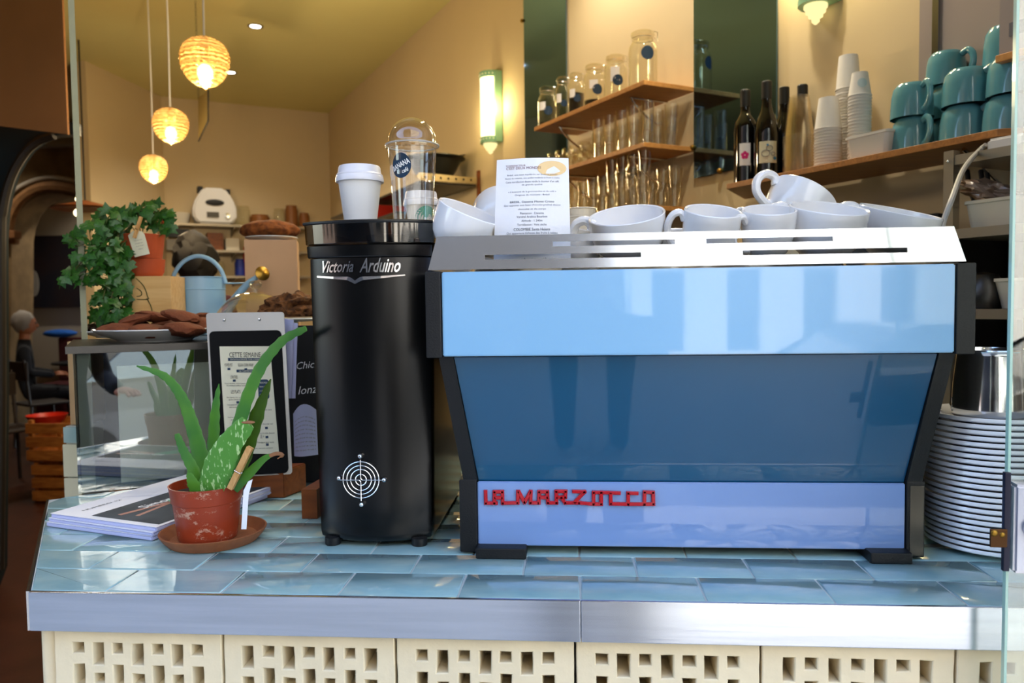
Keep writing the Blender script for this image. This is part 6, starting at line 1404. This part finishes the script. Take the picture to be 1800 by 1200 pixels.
# power strip and cable
ps = thing('power_strip', 'white power strip lying on the steel rack with a grey cable', 'power strip', WP(SW(1750, 258, .24)[0], .24, ZR[0] + .001))
a, b = WP(SW(1733, 258, .26)[0], .26, ZR[0] + .001), WP(SW(1800, 258, .26)[0], .26, ZR[0] + .001); n_ = VW * .05
bm = nb(); prism(bm, [a, b, b + n_, a + n_], (0, 0, .030)); bmesh.ops.bevel(bm, geom=bm.edges[:], offset=.006, segments=3, affect='EDGES'); obj('housing', bm, M['plastic'], ps)
bm = nb(); a2 = a + Vector((0, 0, .018)); tube(bm, spline([a2 + (a - b).normalized() * .0 , P(1722, 264, a2.y + .005), P(1705, 282, 1.75), P(1690, 305, 1.65), P(1675, 345, 1.5), P(1660, 385, 1.48), P(1655, 410, 1.47), P(1652, 470, 1.49)], 7), .0052, 8); obj('cable', bm, M['cable'], ps)
# on the rack
tub('food_tub', 1694, 1790, .285, .12, .062, ZR[1] + .0008, M['offw'], 'wide cream tub on the middle shelf of the steel rack')
bm = nb(); c = WP(SW(1745, 380, .2)[0], .2, ZR[1] + .085); ball(bm, (0, 0, 0), .062, 1.1, .8, .38, 4, .5, 3.2, seed=21); o = obj('plastic_bag', bm, mat('crumpled_bag', '#a08a7a', .25, coat=.6), None, loc=c, world=False); o.rotation_euler = (0, .35, -.6); tag(o, 'crumpled clear bag lying on the wide cream tub', 'bag')
tub('food_tub', 1748, 1800, .27, .10, .068, ZR[2] + .0008, M['offw'], 'cream tub on the lower shelf of the steel rack', .7)
wlathe('steel_canister', [(.038, 0), (.045, .02), (.046, .05), (.030, .078), (.001, .085)], M['rackd'], SW(1728, 515, .24)[0], .24, ZR[2] + .001, 'dark domed steel vessel on the lower rack shelf', 'vessel')
bm = nb(); 
for k, dx in enumerate((0, 24, 34)): tube(bm, spline([PW(1700 + dx, 300, .1), PW(1704 + dx, 330, .12), PW(1712 + dx * .8, 352, .14)], 6), .006, 8)
tag(obj('black_hoses', bm, M['dark'], None), 'black hoses hanging under the top of the steel rack', 'hoses')
# ================================================================== PLATES AND PITCHER
PC = Vector((.612, 1.160, 1.0008)); npl = 23; R = .0885; pit = .1915 / npl
bm = nb(); lathe(bm, [(R * .52, 0), (R * .55, 0), (R * .57, .0035), (R * .80, .0035), (R * .975, .0066), (R, .0082), (R * 1.002, .0122), (R * .992, .0130), (R * .96, .0122), (R * .8, .0078), (R * .5, .006), (.001, .006)], 72, cap0=False); me = bpy.data.meshes.new('plate'); bm.to_mesh(me); bm.free(); me.shade_smooth(); me.set_sharp_from_angle(angle=.9); me.materials.append(M['china'])
ordn = ['bottom', 'second from the bottom', 'third from the bottom', 'fourth from the bottom', 'fifth from the bottom', 'sixth from the bottom', 'seventh from the bottom', 'eighth from the bottom', 'ninth from the bottom', 'tenth from the bottom', 'eleventh from the bottom', 'middle', 'eleventh from the top', 'tenth from the top', 'ninth from the top', 'eighth from the top', 'seventh from the top', 'sixth from the top', 'fifth from the top', 'fourth from the top', 'third from the top', 'second from the top', 'top']
for k in range(npl): put(me, 'saucer', PC + Vector((rg.uniform(-.0012, .0012) - .0010 * (k if k < 6 else 6) + .0008 * max(0, k - 17), rg.uniform(-.001, .001), pit * k)), ordn[k] + ' white saucer in the tall stack right of the machine', 'saucer', 'white saucers stacked beside the machine', rg.uniform(0, 6))
zp = 1.0008 + pit * (npl - 1) + .0078
pj = thing('steel_pitcher', 'polished steel pitcher standing on the saucer stack', 'pitcher', (.612, 1.165, zp)); mj = Matrix.Translation((.606, 1.165, zp))
zj = P(1700, 612, 1.165).z - zp
bm = nb(); lathe(bm, [(.047, 0), (.0490, .003), (.0500, .010), (.048, zj * .5), (.044, zj - .010), (.0475, zj - .003), (.0465, zj - .001), (.043, zj - .009), (.047, .012), (.001, .01)], 56, mj); obj('body', bm, M['poli'], pj)
bm = nb(); tube(bm, spline([mj @ Vector(p) for p in ((.044, .0, zj * .82), (.075, 0, zj * .85), (.085, 0, zj * .5), (.072, 0, zj * .2), (.048, 0, zj * .18))], 6), .004, 8); obj('handle', bm, M['poli'], pj)
bm = nb(); c = P(1650, 722, 1.20); tube(bm, spline([c + Vector(p) for p in ((0, 0, .022), (-.004, 0, .012), (.002, 0, .002), (-.002, 0, -.008))], 5), .003, 8); ball(bm, c + Vector((0, 0, -.010)), .006, sub=2); obj('steam_tip', bm, M['chrome'], em)
# ================================================================== GLASS PANE AND LOCK AT THE RIGHT
Yg = .885; gtop, gbot = P(1781, 0, Yg), P(1768, 1200, Yg); xg = .5 * (gtop.x + gbot.x); xg = P(1776, 600, Yg).x
gp = thing('glass_door', 'glass door pane seen almost edge on at the right of the picture', 'door', (xg, Yg, 0)); gd = Vector((math.cos(-.12), math.sin(-.12), 0))
a = Vector((xg, Yg, 0)); th = Vector((-gd.y, gd.x, 0)) * .008
bm = nb(); prism(bm, [a + gd * .0028, a + gd * .55, a + gd * .55 + th, a + gd * .0028 + th], (0, 0, 2.7)); obj('pane', bm, M['pane'], gp)
bm = nb(); prism(bm, [a, a + gd * .0026, a + gd * .0026 + th, a + th], (0, 0, 2.7)); obj('polished_edge', bm, M['panee'], gp)
q0, q1 = P(1776, 850, Yg - .004), P(1776, 1005, Yg - .004)
bm = nb(); prism(bm, [a + gd * .004 - th * 1.2 + Vector((0, 0, q1.z)), a + gd * .10 - th * 1.2 + Vector((0, 0, q1.z)), a + gd * .10 + th * 2.2 + Vector((0, 0, q1.z)), a + gd * .004 + th * 2.2 + Vector((0, 0, q1.z))], (0, 0, q0.z - q1.z)); bmesh.ops.bevel(bm, geom=bm.edges[:], offset=.003, segments=2, affect='EDGES'); obj('lock_box', bm, mat('satin_lock', '#c9cbd6', .25, .6), gp)
bm = nb(); c = a + gd * .024 - th * 1.25 + Vector((0, 0, P(1790, 922, Yg).z)); lathe(bm, [(.0125, 0), (.0125, .003), (.010, .004), (.009, .001), (.001, .001)], 28, Matrix.Translation(c) @ Matrix.Rotation(PI / 2, 4, 'X')); obj('keyhole_ring', bm, M['chrome'], gp)
bm = nb(); z0, z1 = P(1770, 998, Yg).z, P(1770, 826, Yg).z; box(bm, P(1764, 900, Yg - .01).x, P(1775, 900, Yg - .01).x, Yg - .012, Yg - .006, z0, z1, bev=.001); obj('strike_plate', bm, mat('dark_bronze', '#2a2a38', .3, .7), gp)
bm = nb(); z0, z1 = P(1750, 955, Yg).z, P(1750, 923, Yg).z; box(bm, P(1737, 940, Yg - .01).x, P(1767, 940, Yg - .01).x, Yg - .015, Yg - .012, z0, z1, bev=.001); obj('latch_tongue', bm, mat('brown_bronze', '#4a3018', .35, .8), gp)
bm = nb(); ball(bm, P(1748, 937, Yg - .015), .0038, 1, .4, 1, 2); ball(bm, P(1762, 940, Yg - .015), .003, 1, .4, 1, 2); obj('brass_screw', bm, M['brass'], gp)

# ================================================================== STREET: car at the kerb and the photographer (seen only in reflections)
t = thing('parked_car', 'dark car parked at the kerb across from the window', 'car', (3.2, -4.4, -.26))
bm = nb(); prism(bm, [(1.2, -5.2, .05), (5.4, -5.2, .05), (5.45, -5.2, .55), (4.6, -5.2, .68), (3.9, -5.2, 1.15), (2.4, -5.2, 1.18), (1.7, -5.2, .72), (1.15, -5.2, .6)], (0, 1.7, 0)); bmesh.ops.bevel(bm, geom=bm.edges[:], offset=.05, segments=2, affect='EDGES'); obj('body', bm, mat('car_paint', '#2a2f36', .25, coat=1), t)
bm = nb(); prism(bm, [(1.95, -3.49, .74), (4.25, -3.49, .74), (3.85, -3.49, 1.08), (2.45, -3.49, 1.1)], (0, .01, 0)); obj('side_window', bm, mat('car_glass', '#5a6a74', .05, coat=1), t)
for x in (1.95, 4.6):
    for y in (-5.22, -3.68):
        bm = nb(); lathe(bm, [(.31, 0), (.31, .2), (.2, .2), (.19, .17), (.01, .17)], 24, Matrix.Translation((x, y + .2, .05)) @ Matrix.Rotation(PI / 2, 4, 'X')); obj('wheel', bm, M['blackp'], t)
person('person', 'photographer in dark clothes standing on the pavement facing the counter', (.08, -.60, -.12), PI, False, M['haird'], M['cloth'])
